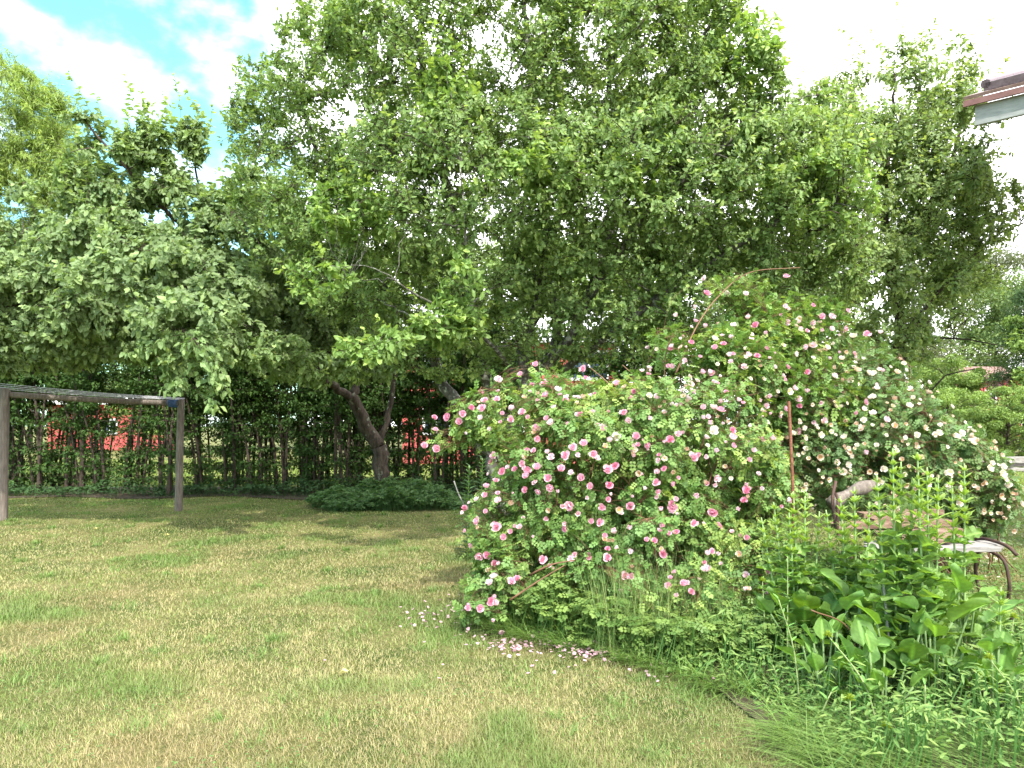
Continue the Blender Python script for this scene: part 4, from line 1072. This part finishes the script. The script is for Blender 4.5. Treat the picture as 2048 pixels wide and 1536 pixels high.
# timber stack at the far right
SG = 'grey planks stacked on the far lawn at the right'
dz0 = 25.0
k = 0
for (u0, u1, zz, hh, yo, lab) in [(1945, 1998, .30, .26, 0, 'upper left wide grey plank of the far timber stack'), (2003, 2075, .30, .20, .1, 'upper right wide grey plank of the far timber stack'), (1960, 2070, .16, .1, .3, 'middle thin grey plank of the far timber stack'), (1955, 2010, .02, .11, -.1, 'lower left grey plank of the far timber stack'), (2012, 2085, .02, .11, -.05, 'lower right grey plank of the far timber stack')]:
    x0, x1 = (u0 - 1024) / F * dz0, (u1 - 1024) / F * dz0
    o = plank('stacked_plank', (x0, dz0 + yo, zz + hh / 2), (x1, dz0 + yo + .1, zz + hh / 2 + .01), .4, hh, M_board_grey); tag(o, lab, 'plank', SG)
for i_, u0 in enumerate((1970, 2025)):
    a = Acc(); x0 = (u0 - 1024) / F * dz0; a.add(*box_vf((x0 - .1, dz0 - .2, .132), (x0 + .1, dz0 + .5, .158))); 
    tag(a.build('spacer_block', M_board_grey), ('left', 'right')[i_] + ' small wooden spacer between the planks of the far timber stack', 'wood block')

# ------------------------------------------------------------------ house corner at the right edge
eave = nrm(np.array([.75, -.66, 0.0])); inn = nrm(np.array([.66, .75, 0.0])); up_ = np.array([0, 0, 1.0])
KH = 1.6; tipz = 1.6 + 2.22 * KH; tip = np.array([3.09, 5.0, 0]) * KH; tip[2] = tipz
r = thing('house', 'corner of a house roof with brown sheet edge and pale fascia at the upper right', 'house', (9.2, 5.6, 0))
Lh = 9.0
def quadbox(p, a_, b_, c_, la, lb, lc):      # slab from corner p along three directions
    a_, b_, c_ = (np.array(q, float) for q in (a_, b_, c_))
    v = [p, p + a_ * la, p + a_ * la + b_ * lb, p + b_ * lb]; v = v + [q + c_ * lc for q in v]
    q = [(0, 3, 2, 1), (4, 5, 6, 7), (0, 1, 5, 4), (1, 2, 6, 5), (2, 3, 7, 6), (3, 0, 4, 7)]
    return np.array(v), np.array([t_ for a1, b1, c1, d1_ in q for t_ in ((a1, b1, c1), (a1, c1, d1_))])
slope = nrm(inn * 1.0 + up_ * .40); rn = nrm(np.cross(eave, slope)); rn = rn if rn[2] > 0 else -rn
M_roofb = solid_mat('roof_felt', [(0.10, 0.075, 0.085), (0.17, 0.135, 0.15)], 20, .7, .4)
M_edge = solid_mat('rusty_flashing', [(0.16, 0.09, 0.08), (0.30, 0.20, 0.18)], 6, .5, .1)
M_drip = solid_mat('brown_drip_edge', [(0.13, 0.06, 0.055), (0.2, 0.10, 0.09)], 9, .6, .1)
M_fasc = solid_mat('pale_fascia', [(0.2, 0.205, 0.2), (0.3, 0.305, 0.295)], 7, .7, .15, (1, 1, 4))
a = Acc(); a.add(*quadbox(tip - slope * .02 + up_ * .0, eave, slope, rn, Lh, 5.2, .035)); a.build('roof_sheet', M_edge, r)
a = Acc(); a.add(*quadbox(tip + slope * .2 + eave * .16 + rn * .04, eave, slope, rn, Lh, 4.9, .08))
for k in range(20):
    p_ = tip + slope * .2 + eave * (.18 + .44 * k) + rn * .11; ln = np.array([p_, p_ + slope * 4.9]); a.add(*tube(ln, .05, 8))
a.build('roof', M_roofb, r)
a = Acc(); a.add(*quadbox(tip - slope * .045 - up_ * .07, eave, inn, up_, Lh, .03, .065)); a.build('drip_edge', M_drip, r)
a = Acc(); a.add(*quadbox(tip + eave * .1 + inn * .03 - up_ * .27, eave, inn, up_, Lh, .05, .195)); a.add(*quadbox(tip + eave * .1 + inn * .012 - up_ * .297, eave, inn, up_, Lh, .05, .024)); a.build('fascia', M_fasc, r)
a = Acc(); a.add(*quadbox(tip + eave * 4.0 + inn * .9 - up_ * tipz, eave, inn, up_, Lh - 4.0, 4.0, tipz + .2)); a.build('wall', M_white, r)
#@@PART4
# ------------------------------------------------------------------ broad-leaved perennials
def big_leaf(L, W, seed, bend=.5, lobed=False, wav=.12):
    """blade with petiole along +x; returns verts, faces, per-vertex tint"""
    rs = np.random.default_rng(seed); nu, nv = 9, 13
    ph = rs.random() * 6; V, Cc, f = [], [], []
    for j in range(nv):
        t_ = j / (nv - 1)
        prof = math.sin(math.pi * min(1, (t_ * .97 + .03)) ** .85) ** .62 if not lobed else math.sin(math.pi * (t_ * .93 + .05)) ** .45
        hw = W * .5 * prof
        if lobed: hw *= 1 + .20 * math.sin(t_ * 17 + ph)
        else: hw *= 1 + .05 * math.sin(t_ * 13 + ph)
        for i in range(nu):
            s = -1 + 2 * i / (nu - 1)
            z = wav * W * abs(s) ** 1.5 * math.sin(t_ * 9 + ph + (2 if s > 0 else 0)) * .6 + .22 * W * abs(s) - bend * L * t_ * t_ * .5
            V.append((L * (t_ + .02 * abs(s) * math.sin(t_ * 20)), hw * s, z))
            vein = .92 + (.9 if i == nu // 2 else 0) + .32 * max(0, math.sin((t_ * 1.0 - abs(s) * .18) * 42)) ** 4
            Cc.append((vein, vein, vein))
    for j in range(nv - 1):
        for i in range(nu - 1):
            q = j * nu + i; f += [(q, q + 1, q + nu + 1), (q, q + nu + 1, q + nu)]
    return np.array(V), np.array(f), np.array(Cc)
def frame(d, roll=0.0):
    d = nrm(np.array(d, float)); y = nrm(np.cross([0, 0, 1.0], d) + 1e-6); z = np.cross(d, y)
    c_, s_ = math.cos(roll), math.sin(roll)
    return d, y * c_ + z * s_, z * c_ - y * s_
def add_leaf(acc, pos, d, L, W, seed, col, roll=0, bend=.5, lobed=False, wav=.12):
    v, f, c = big_leaf(L, W, seed, bend, lobed, wav); X, Y, Z = frame(d, roll)
    acc.add(pos + v[:, :1] * X + v[:, 1:2] * Y + v[:, 2:] * Z, f, c * np.array(col))
lance = leaf7(.26, .05, .25)
def perennial(base, n_basal, stems, seed, label, tall=1.0, lobsz=1.0, lsc=1.0):
    rs = np.random.default_rng(seed)
    r = thing('leafy_perennial', label, 'plant', base, 'broad leaved perennials at the right')
    for i in range(int(n_basal * 2.4)):
        a = Acc(); az = rs.random() * 6.28; b_ = base + np.array([math.cos(az), math.sin(az), 0]) * .07 * rs.random() + [0, 0, 0]
        el = rs.uniform(.95, 1.5); pl = rs.uniform(.12, .56) * tall
        d = np.array([math.cos(az) * math.cos(el), math.sin(az) * math.cos(el), math.sin(el)])
        p1 = b_ + d * pl
        cst = np.array([.10, .195, .055]) * (.8 + .5 * rs.random()) + np.array([.03, .04, -.01]) * rs.random()
        a.add(*tube(smooth_line([b_, b_ + d * pl * .5, p1], .08), .006, 5), np.array([.2, .3, .12]))
        e2 = el - rs.uniform(-.1, .8); d2_ = np.array([math.cos(az) * math.cos(e2), math.sin(az) * math.cos(e2), math.sin(e2)])
        L = rs.uniform(.13, .25) * lsc
        add_leaf(a, p1, d2_, L, L * rs.uniform(.55, .8), seed * 100 + i, cst, rs.normal() * .5, rs.uniform(.2, .9), False, .14)
        a.build('leaf', M_broad, r, True)
    for si, (tx, ty, h) in enumerate(stems):
        st, lv = Acc(), Acc()
        top = base + np.array([tx, ty, h]); b_ = base + np.array([tx, ty, 0]) * .35
        ln = smooth_line([b_, b_ * .6 + top * .4 - [0, 0, .03] * 1, top], .05); st.add(*tube(ln, np.linspace(.0105, .0045, len(ln)), 7), (.22, .33, .12))
        z_ = .22; az = rs.random() * 6
        while z_ < h - .02:
            q = z_ / h; p = ln[min(len(ln) - 1, int(q * (len(ln) - 1)))]
            if q < .70:
                for s in (0, 1):
                    aa = az + s * math.pi + rs.normal() * .2; L = (.17 - .11 * q) * lobsz * rs.uniform(.85, 1.2)
                    add_leaf(lv, p, (math.cos(aa), math.sin(aa), .5), L, L * 1.05, int(rs.integers(1e6)), np.array([.17, .28, .075]) * rs.uniform(.8, 1.25), rs.normal() * .3, .5, True, .16)
                z_ += .085 - .02 * q
            else:
                nn = int(rs.integers(5, 9)); aa = az + np.arange(nn) * 6.283 / nn + rs.normal(size=nn) * .4
                d = np.stack([np.cos(aa), np.sin(aa), .7 + .5 * (q - .6) * 3 + .35 * rs.normal(size=nn)], -1); d = nrm(d)
                up = np.array([0, 0, 1.0]); z3 = nrm(up - d * (d @ up)[:, None]); y3 = np.cross(z3, d)
                lv.scatter(lance, np.repeat(p[None], nn, 0), d, y3, z3, (.115 - .055 * max(0, q - .62) / .38) * rs.uniform(.5, 1.2, nn), np.array([.27, .39, .10]) * rs.uniform(.8, 1.25, (nn, 1)))
                z_ += (.036 - .02 * (q - .6)) * rs.uniform(.6, 1.5)
            az += 1.57
        s_ = st.build('stem', M_stem, r, True)
        l_ = lv.build('stem_leaves', M_broad); l_.parent = s_
    return r
def gp(u, v): 
    p = G(u, v); return p
perennial(gp(1610, 1335), 11, [(-.18, .32, .95), (-.10, .30, 1.06), (-.03, .2, 1.0), (.02, .25, 1.14), (.12, .3, 1.1), (.2, .25, 1.0)], 201, 'leftmost broad leaved perennial with six shorter leafy stalks next to the pink roses')
perennial(gp(1720, 1345), 12, [(-.1, .28, 1.02), (-.03, .22, 1.12), (.03, .3, 1.05), (.08, .25, 1.18), (.17, .22, 1.08)], 202, 'broad leaved perennial with five stalks in front of the boards on the bench')
perennial(gp(1800, 1400), 11, [(-.06, .15, 1.3), (.02, .12, 1.46), (.08, .14, 1.38), (.13, .1, 1.28)], 203, 'tallest broad leaved perennial whose stalks rise above the bench')
perennial(gp(1865, 1410), 13, [(-.02, .12, 1.44), (.06, .16, 1.35), (.15, .2, 1.3)], 204, 'dense broad leaved perennial with three high stalks left of the curved iron leg', 1, 1, .85)
perennial(gp(1930, 1335), 8, [(-.03, .1, 1.24), (.07, .12, 1.34)], 205, 'rightmost broad leaved perennial in front of the curved iron leg')
perennial(gp(1650, 1400), 9, [], 206, 'low stalkless broad leaved perennial nearest the lawn edge', .7, 1, .75)
perennial(gp(1760, 1450), 8, [], 207, 'low broad leaved perennial with folded leaves near the bottom right', .7, 1, .75)
perennial(gp(1990, 1440), 8, [(.1, .1, .7)], 208, 'broad leaved perennial at the bottom right corner of the view', .8, 1, .75)

# ------------------------------------------------------------------ lance-leaved weeds with green flower heads
spiky = Acc()
th = rng.random(60) * 6.28; ph_ = rng.random(60) * 1.5
d = np.stack([np.cos(th) * np.cos(ph_), np.sin(th) * np.cos(ph_), np.sin(ph_)], -1); up = np.array([0.1, 0.1, 1.0]); z3 = nrm(up - d * (d @ up)[:, None]); y3 = np.cross(z3, d)
spiky.scatter(leaf4(.25), np.zeros((60, 3)), d, y3, z3, .028 * (.7 + .6 * rng.random(60)), np.array([.26, .34, .04]) * (.8 + .4 * rng.random((60, 1))))
M_spiky = spiky.mesh('flower_head', M_broad)
def weed(base, h, lean, seed, label, head=True, dens=.022, lsz=.075, col=(.10, .21, .05), group='lance leaved weeds along the border'):
    rs = np.random.default_rng(seed); r = thing('tall_weed', label, 'plant', base, group)
    top = base + np.array([lean[0], lean[1], h]); ln = smooth_line([base, base + np.array([lean[0] * .3, lean[1] * .3, h * .55]), top], .04)
    a = Acc(); a.add(*tube(ln, np.linspace(.006, .003, len(ln)), 6), (.24, .3, .12)); a.build('stem', M_stem, r, True)
    n = int(h / dens); q = np.linspace(.08, 1, n); p = ln[(q * (len(ln) - 1)).astype(int)]
    aa = np.arange(n) * 2.4; d = nrm(np.stack([np.cos(aa), np.sin(aa), .35 + .7 * q], -1)); up = np.array([0, 0, 1.0]); z3 = nrm(up - d * (d @ up)[:, None]); y3 = np.cross(z3, d)
    a = Acc(); a.scatter(leaf7(.28, .08, .3), p, d, y3, z3, lsz * (1.1 - .5 * q) * (.7 + .5 * rs.random(n)), np.array(col) * (1 + .7 * q[:, None]) * (.8 + .4 * rs.random((n, 1)))); a.build('leaves', M_broad, r)
    if head:
        o = bpy.data.objects.new('flower_head', M_spiky); C.objects.link(o); o.parent = r; o.location = Vector(top) - r.location
    return r
weeds = [((1600, 1420), .62, (-.12, .0), 'slim weed rising between the lawn edge and the leftmost broad leaved plant'), ((1530, 1330), .55, (.0, .05), 'weed with pale tip at the left foot of the broad leaved plants'), ((1760, 1480), .50, (-.22, .1), 'leaning weed with a green flower head low in front of the broad leaves'),
         ((1700, 1500), .25, (0, 0), 'short weed with a yellow green spiky head nearest the bottom border'), ((1765, 1530), .18, (.02, 0), 'lowest spiky headed weed at the bottom edge'), ((2060, 1500), .45, (-.2, .0), 'weed with a round green head leaning in from the right edge'),
         ((2010, 1420), .52, (.05, 0), 'upright weed at the right edge above the broad leaves'), ((1560, 1400), .22, (-.06, -.05), 'bushy young weed drooping onto the lawn edge'), ((1640, 1460), .20, (.06, 0), 'young weed sprout left of the lowest grass clump'), ((1850, 1480), .28, (0, 0), 'weed sprout in front of the dense broad leaved plant'),
         ((1575, 1350), .75, (.02, .05), 'tall thin weed in front of the pink rose canes'), ((1800, 1385), .82, (-.10, .0), 'tall weed with forked tips in front of the bench seat')]
for i, (b_, h, ln_, lab) in enumerate(weeds):
    weed(gp(*b_), h, ln_, 300 + i, lab, head=i in (2, 3, 4, 5, 6, 1))
# tall nettle-like herb behind the left flank of the pink roses
for i, (u, d_, h, lab) in enumerate([(935, 8.6, 1.12, 'tall grey green herb left of the lichen covered trunk'), (962, 8.8, 1.2, 'middle tall grey green herb in front of the lichen covered trunk'), (990, 8.7, 1.05, 'shorter grey green herb partly behind the pink roses')]):
    b_ = np.array([(u - 1024) / F * d_, d_, 0]); weed(b_, h, (.02, 0), 340 + i, lab, False, .010, .14, (.06, .115, .05), 'tall herbs behind the pink rose bush')
# pale bent stick and dead stalk
a = Acc(); ln = smooth_line([P(937, 1024, 8.9), P(918, 990, 8.9), P(908, 962, 8.9)], .05); a.add(*tube(ln, .008, 6)); tag(a.build('dead_stick', M_board_grey, None, True), 'pale bent stick standing left of the pink rose bush', 'stick')
a = Acc(); ln = smooth_line([gp(1785, 1390), P(1775, 1250, 4.3), P(1762, 1130, 4.4)], .05); a.add(*tube(ln, .007, 6)); tag(a.build('dead_stalk', M_board_grey, None, True), 'dry grey stalk standing among the tall green stalks', 'stalk')
a = Acc(); ln = smooth_line([gp(1765, 1400), P(1700, 1260, 4.2), P(1622, 1220, 4.1)], .05); a.add(*tube(ln[:], .004, 5)); tag(a.build('dead_stalk', M_cane, None, True), 'thin reddish dry stalk with a withered head leaning over broad leaves', 'stalk')

# ------------------------------------------------------------------ ground cover and low herbs (stuff)
palm = []
V, Fc = [], []
for i in range(5):
    an = -1.3 + .65 * i; L = 1 - .18 * abs(i - 2); o = len(V); ca, sa = math.cos(an), math.sin(an)
    for x_, y_, z_ in [(0, 0, 0), (.55, .2, .06), (1, 0, -.12), (.55, -.2, .06)]:
        V.append((L * (x_ * ca - y_ * sa), L * (x_ * sa + y_ * ca), z_))
    Fc += [(o, o + 2, o + 1), (o, o + 3, o + 2)]
palm = T(V, Fc)
def carpet(acc, n, area, hfun, size, cols, tpl, stems=True, seed=0):
    rs = np.random.default_rng(seed); x_, y_ = area(rs, n); h = hfun(x_, y_); n = len(x_)
    k = rs.random(n) ** .35; z = h * k + .02
    az = rs.random(n) * 6.283; el = rs.normal(size=n) * .25
    d = np.stack([np.cos(az) * np.cos(el), np.sin(az) * np.cos(el), np.sin(el)], -1); up = np.array([0, -.25, 1.0]) + .3 * rs.normal(size=(n, 3)); z3 = nrm(up - d * (d * up).sum(-1, keepdims=True)); y3 = np.cross(z3, d)
    a_ = rs.random((n, 1)); c = np.array(cols[0]) * (1 - a_) + np.array(cols[1]) * a_
    p = np.stack([x_, y_, z + gh(x_, y_)], -1)
    acc.scatter(tpl, p, d, y3, z3, size * (.6 + .7 * rs.random(n)), c)
    if stems:
        m = n // 3; S = np.stack([x_[:m] + .05 * rs.normal(size=m), y_[:m], 0 * x_[:m]], -1); Pn = bez(S, (S + p[:m]) / 2, p[:m], 3)
        v, f = tubes(Pn, np.full((m, 3), .0035), 3); acc.add(v, f, np.array(cols[0]) * 1.3)
def area_patch(cx, cy, rx, ry):
    def f(rs, n):
        th = rs.random(n) * 6.283; r = rs.random(n) ** .5; return cx + rx * r * np.cos(th), cy + ry * r * np.sin(th)
    return f
a = Acc()
carpet(a, 5200, (lambda rs, n: (lambda p: (p[0] + .35 * (n2(p[0], p[1], .5, 71) - .5) * 2, p[1] + .3 * (n2(p[0], p[1], .5, 72) - .5) * 2))(area_patch(-2.35, 14.35, 1.6, 1.0)(rs, n))), lambda x, y: .42 * np.sqrt(np.clip(1.05 - ((x + 2.35) / 1.7) ** 2 - ((y - 14.35) / 1.15) ** 2, .05, 1)) * (.4 + 1.0 * n2(x, y, .35, 3)), .095, [(0.06, 0.13, 0.04), (0.12, 0.22, 0.07)], palm, True, 61)
tag(a.build('ground_cover', M_rose_leaf), 'low mound of lobed dark green leaves at the foot of the apple tree', 'ground cover', kind='stuff')
a = Acc()
def strip(rs, n):
    x_ = rs.uniform(-12, 4.0, n); return x_, 16.6 + .35 * rs.normal(size=n)
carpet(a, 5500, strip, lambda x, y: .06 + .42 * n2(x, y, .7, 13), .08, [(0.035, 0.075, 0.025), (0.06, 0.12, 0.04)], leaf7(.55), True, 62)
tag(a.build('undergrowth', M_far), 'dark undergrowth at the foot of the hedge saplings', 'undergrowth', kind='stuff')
a = Acc()
def bedarea(rs, n):
    y_ = 3.25 + 5.0 * rs.random(n) ** .85; lo = bed_edge(y_) + .06; hi = np.minimum(np.maximum(lo + .8, .70 * y_ + .5), 3.9); return lo + (hi - lo) * rs.random(n), y_
carpet(a, 9000, bedarea, lambda x, y: (.05 + .22 * n2(x, y, .45, 14)) * np.clip((x - bed_edge(y)) / .4, .2, 1), .045, [(0.09, 0.19, 0.045), (0.2, 0.31, 0.08)], leaf7(.4), True, 63)
carpet(a, 9000, bedarea, lambda x, y: (.08 + .34 * n2(x, y, .3, 17)) * np.clip((x - bed_edge(y)) / .4, .2, 1), .06, [(0.10, 0.20, 0.05), (0.24, 0.34, 0.09)], leaf7(.2), True, 66)
carpet(a, 2500, lambda rs, n: ((lambda y_: (bed_edge(y_) + .1 + 1.3 * rs.random(n), y_))(4.7 + 1.5 * rs.random(n))), lambda x, y: .12 + .4 * n2(x, y, .35, 15), .10, [(0.09, 0.17, 0.04), (0.2, 0.29, 0.07)], pinnate(3), True, 64)
def roughright(rs, n):
    y_ = 5.6 + 9 * rs.random(n) ** 1.3; return .55 * y_ + .35 * y_ * rs.random(n), y_
carpet(a, 9000, roughright, lambda x, y: .04 + .12 * n2(x, y, .5, 16), .05, [(0.07, 0.15, 0.03), (0.15, 0.25, 0.06)], leaf7(.3), False, 65)
tag(a.build('low_weeds', M_rose_leaf), 'low leafy weeds filling the border at the right', 'weeds', kind='stuff')

# ------------------------------------------------------------------ grass
def blades(acc, x, y, h, w, tpl, col, lean=.35, dirn=None, seed=0):
    rs = np.random.default_rng(seed); n = len(x); az = rs.random(n) * 6.283
    t_ = lean * np.abs(rs.normal(size=n)).clip(0, 2.4)
    dx, dy = np.cos(az) * t_, np.sin(az) * t_
    if dirn is not None: dx = dx + dirn[0]; dy = dy + dirn[1]
    X = nrm(np.stack([dx, dy, np.ones(n)], -1)); hz = nrm(np.stack([dx, dy, np.zeros(n) + 1e-3], -1))
    Z = nrm(hz - X * (hz * X).sum(-1, keepdims=True)); Y = np.cross(Z, X)
    tv, tf = tpl; k = len(tv)
    p = np.stack([x, y, gh(x, y) - .004], -1)
    v = p[:, None] + (tv[None, :, 0:1] * X[:, None] + tv[None, :, 2:3] * Z[:, None]) * h[:, None, None] + tv[None, :, 1:2] * Y[:, None] * w[:, None, None]
    f = tf[None] + (np.arange(n) * k)[:, None, None]
    c = np.repeat(col[:, None], k, 1)
    acc.add(v.reshape(-1, 3), f.reshape(-1, 3), c.reshape(-1, 3))
rs = np.random.default_rng(77)
n = 520000
y_ = (3.1 ** -.0 + 0) * np.exp(rs.random(n) * math.log(16.9 / 3.0)) * 3.0
x_ = (rs.random(n) * 2 - 1) * (.74 * y_ + .3)
k = (x_ < bed_edge(y_) + .12) | (y_ > 8.4) | ((y_ > 7) & (x_ > 3.7))
k &= ~((np.abs(x_ + 2.4) < 1.3) & (np.abs(y_ - 14.4) < .8))
x_, y_ = x_[k], y_[k]; n = len(x_)
dry, brn = lawn_mix(x_, y_)
thin = n2(x_, y_, .32, 31)
k = rs.random(n) < (.55 + .6 * thin) * (1 - .35 * brn); x_, y_, dry, thin = x_[k], y_[k], dry[k], thin[k]; n = len(x_)
lush = np.clip((n2(x_, y_, .55, 33) - .62) * 5, 0, 1)
col = lawn_col(x_, y_, rs.random(n)) * (.75 + .5 * rs.random((n, 1)))
col = col * (1 - lush[:, None] * .6) + np.array([.10, .22, .04]) * lush[:, None] * .6
h = (.018 + .024 * rs.random(n)) * (.8 + .5 * thin) * (1 + .6 * lush)
w = np.maximum(.0028, .00085 * y_) * (.7 + .6 * rs.random(n))
a = Acc(); blades(a, x_, y_, h, w, blade(.35, 1), col, .75, None, 5)
# darker tufts of longer grass and small clover leaves
tx = 3.3 * np.exp(rs.random(150) * math.log(13 / 3.3)); tX = (rs.random(150) * 2 - 1) * .72 * tx
kk = tX < bed_edge(tx) - .05; tx, tX = tx[kk], tX[kk]
q_ = rs.integers(0, len(tx), 6500); sg = rs.uniform(.02, .09, len(tx))[q_]
bx, by = tX[q_] + sg * rs.normal(size=len(q_)), tx[q_] + sg * rs.normal(size=len(q_))
a2 = Acc()
blades(a2, bx, by, .04 + .05 * rs.random(len(q_)), np.maximum(.0028, .0008 * by), blade(.6, 2), np.array([.16, .25, .07]) * (.7 + .7 * rs.random((len(q_), 1))), .7, None, 15)
m = 5200; yy = 3.2 * np.exp(rs.random(m) * math.log(10 / 3.2)); xx = (rs.random(m) * 2 - 1) * .72 * yy; kk = (n2(xx, yy, .35, 44) > .62) & (xx < bed_edge(yy)); xx, yy = xx[kk], yy[kk]; m = len(xx)
az = rs.random(m) * 6.28; X_ = np.stack([np.cos(az), np.sin(az), 0 * az + .1], -1); Y_ = np.stack([-np.sin(az), np.cos(az), 0 * az], -1); Z_ = np.tile([0, 0, 1.0], (m, 1))
a2.scatter(leaf7(.8, .1, .1), np.stack([xx, yy, gh(xx, yy) + .025 + .015 * rs.random(m)], -1), X_, Y_, Z_, .016 * (.7 + .6 * rs.random(m)), np.array([.11, .21, .06]) * (.8 + .5 * rs.random((m, 1))))
a.merge(a2)
# cut straw lying in the turf
m = 26000
yy = 3.0 * np.exp(rs.random(m) * math.log(12 / 3.0)); xx = (rs.random(m) * 2 - 1) * (.74 * yy + .3)
kk = (xx < bed_edge(yy)) & (n2(xx, yy, .5, 41) > .45); xx, yy = xx[kk], yy[kk]; m = len(xx)
blades(a, xx, yy, .03 + .04 * rs.random(m), np.maximum(.002, .0006 * yy), blade(.1, 1), np.array([.38, .335, .21]) * (.6 + .6 * rs.random((m, 1))), 3.5, None, 6)
# far sunlit lawn beyond the hedge and at the right
m = 40000; yy = 19 + 14 * rs.random(m) ** 1.3; xx = (rs.random(m) * 2 - 1) * .76 * yy
blades(a, xx, yy, .08 + .08 * rs.random(m), np.full(m, .02), blade(.3, 1), np.array([.18, .26, .05]) * (.7 + .6 * rs.random((m, 1))), .6, None, 7)
tag(a.build('grass', M_grass), 'mown lawn grass, patchy green and straw yellow', 'grass', kind='stuff')
# long unmown grass along the border
a = Acc(); m = 5200
yy = 3.1 + 3.3 * rs.random(m); off = rs.random(m) ** 1.6 * .55; xx = bed_edge(yy) + .02 + off
clm = n2(xx, yy, .22, 51); k = rs.random(m) < np.clip((clm - .25) * 3, .08, 1); xx, yy = xx[k], yy[k]; m = len(xx)
blades(a, xx, yy, .12 + .20 * rs.random(m), .0032 + .002 * rs.random(m), blade(.75, 4), np.array([.13, .25, .05]) * (.7 + .7 * rs.random((m, 1))) + np.array([.08, .05, .03]) * rs.random((m, 1)), .5, (-.35, -.25), 8)
m = 900; xx = 1.25 + 1.6 * rs.random(m); yy = 3.15 + .55 * rs.random(m)      # long lodged clump bottom right
k = xx > bed_edge(yy) + .1; xx, yy = xx[k], yy[k]; m = len(xx)
blades(a, xx, yy, .25 + .3 * rs.random(m), np.full(m, .0035), blade(.35, 4), np.array([.20, .30, .09]) * (.7 + .7 * rs.random((m, 1))), .45, (-1.2, .35), 9)
m = 700; xx = .55 + .95 * rs.random(m); yy = 5.0 + .7 * rs.random(m)        # tall seeding grass at the foot of the roses
blades(a, xx, yy, .35 + .45 * rs.random(m), np.full(m, .0035), blade(.18, 4), np.array([.17, .26, .09]) * (.6 + .8 * rs.random((m, 1))) + np.array([.12, .07, .03]) * (rs.random((m, 1)) < .3), .14, None, 10)
tag(a.build('long_grass', M_grass), 'long unmown grass along the lawn edge', 'grass', kind='stuff')

# ------------------------------------------------------------------ fallen petals and leaves (small flakes lying in the grass)
pet = T([(0, 0, 0), (.5, -.5, .1), (1, -.2, .2), (1, .2, .15), (.5, .5, .12)], [(0, 1, 2), (0, 2, 3), (0, 3, 4)])
a = Acc()
def drop(n, cu, cv, su, sv, col, sz, seed):
    rs = np.random.default_rng(seed); u = cu + su * rs.normal(size=n); v = cv + sv * rs.normal(size=n); d = EYE * F / (v - HZ); x = (u - 1024) / F * d
    p = np.stack([x, d, gh(x, d) + .028 + .015 * rs.random(n)], -1); az = rs.random(n) * 6.28; X = nrm(np.stack([np.cos(az), np.sin(az), .3 * rs.normal(size=n)], -1)); up = np.array([0, 0, 1.0]) + .4 * rs.normal(size=(n, 3)); Z = nrm(up - X * (X * up).sum(-1, keepdims=True)); Y = np.cross(Z, X)
    a.scatter(pet, p, X, Y, Z, sz * (.7 + .5 * rs.random(n)), np.array(col) * (.8 + .3 * rs.random((n, 1))))
pinkc = (.66, .40, .47)
for cu, cv, su, sv, n in [(1020, 1297, 25, 7, 45), (1130, 1278, 35, 12, 60), (1185, 1310, 30, 8, 60), (1090, 1295, 60, 14, 40), (860, 1240, 35, 14, 30), (930, 1225, 35, 14, 26), (1260, 1310, 60, 20, 26), (980, 1260, 50, 25, 30), (1320, 1340, 60, 18, 18), (1100, 1330, 160, 30, 26)]:
    drop(int(n * 1.5), cu, cv, su, sv, pinkc, .027, int(cu + cv))
tag(a.build('fallen_petals', M_petal), 'pink rose petals scattered on the grass at the foot of the pink rose bush', 'petals', kind='stuff')
a = Acc()
for cu, cv, su, sv, n in [(1960, 1110, 45, 22, 120), (2010, 1080, 25, 20, 60), (1880, 1140, 60, 20, 70), (1760, 1100, 60, 20, 40)]:
    drop(n, cu, cv, su, sv, (.74, .62, .50), .03, int(cu + cv))
tag(a.build('fallen_petals', M_petal), 'cream and tan rose petals scattered on the ground right of the bench', 'petals', kind='stuff')
for i, (u, v, lab) in enumerate([(187, 1064, 'pale curled yellow leaf lying furthest left on the lawn'), (330, 1077, 'yellow leaf on the lawn in front of the right frame post'), (678, 1360, 'pale green leaf lying on the near lawn left of the petals')]):
    p = gp(u, v); ac = Acc(); vv, ff = leaf7(.6, .3, -.4); s = .075
    ac.add(np.stack([p[0] + vv[:, 0] * s, p[1] + vv[:, 1] * s, p[2] + .04 + vv[:, 2] * s], -1), ff, (.62, .58, .22)); tag(ac.build('fallen_leaf', M_petal), lab, 'leaf', 'fallen leaves on the lawn')
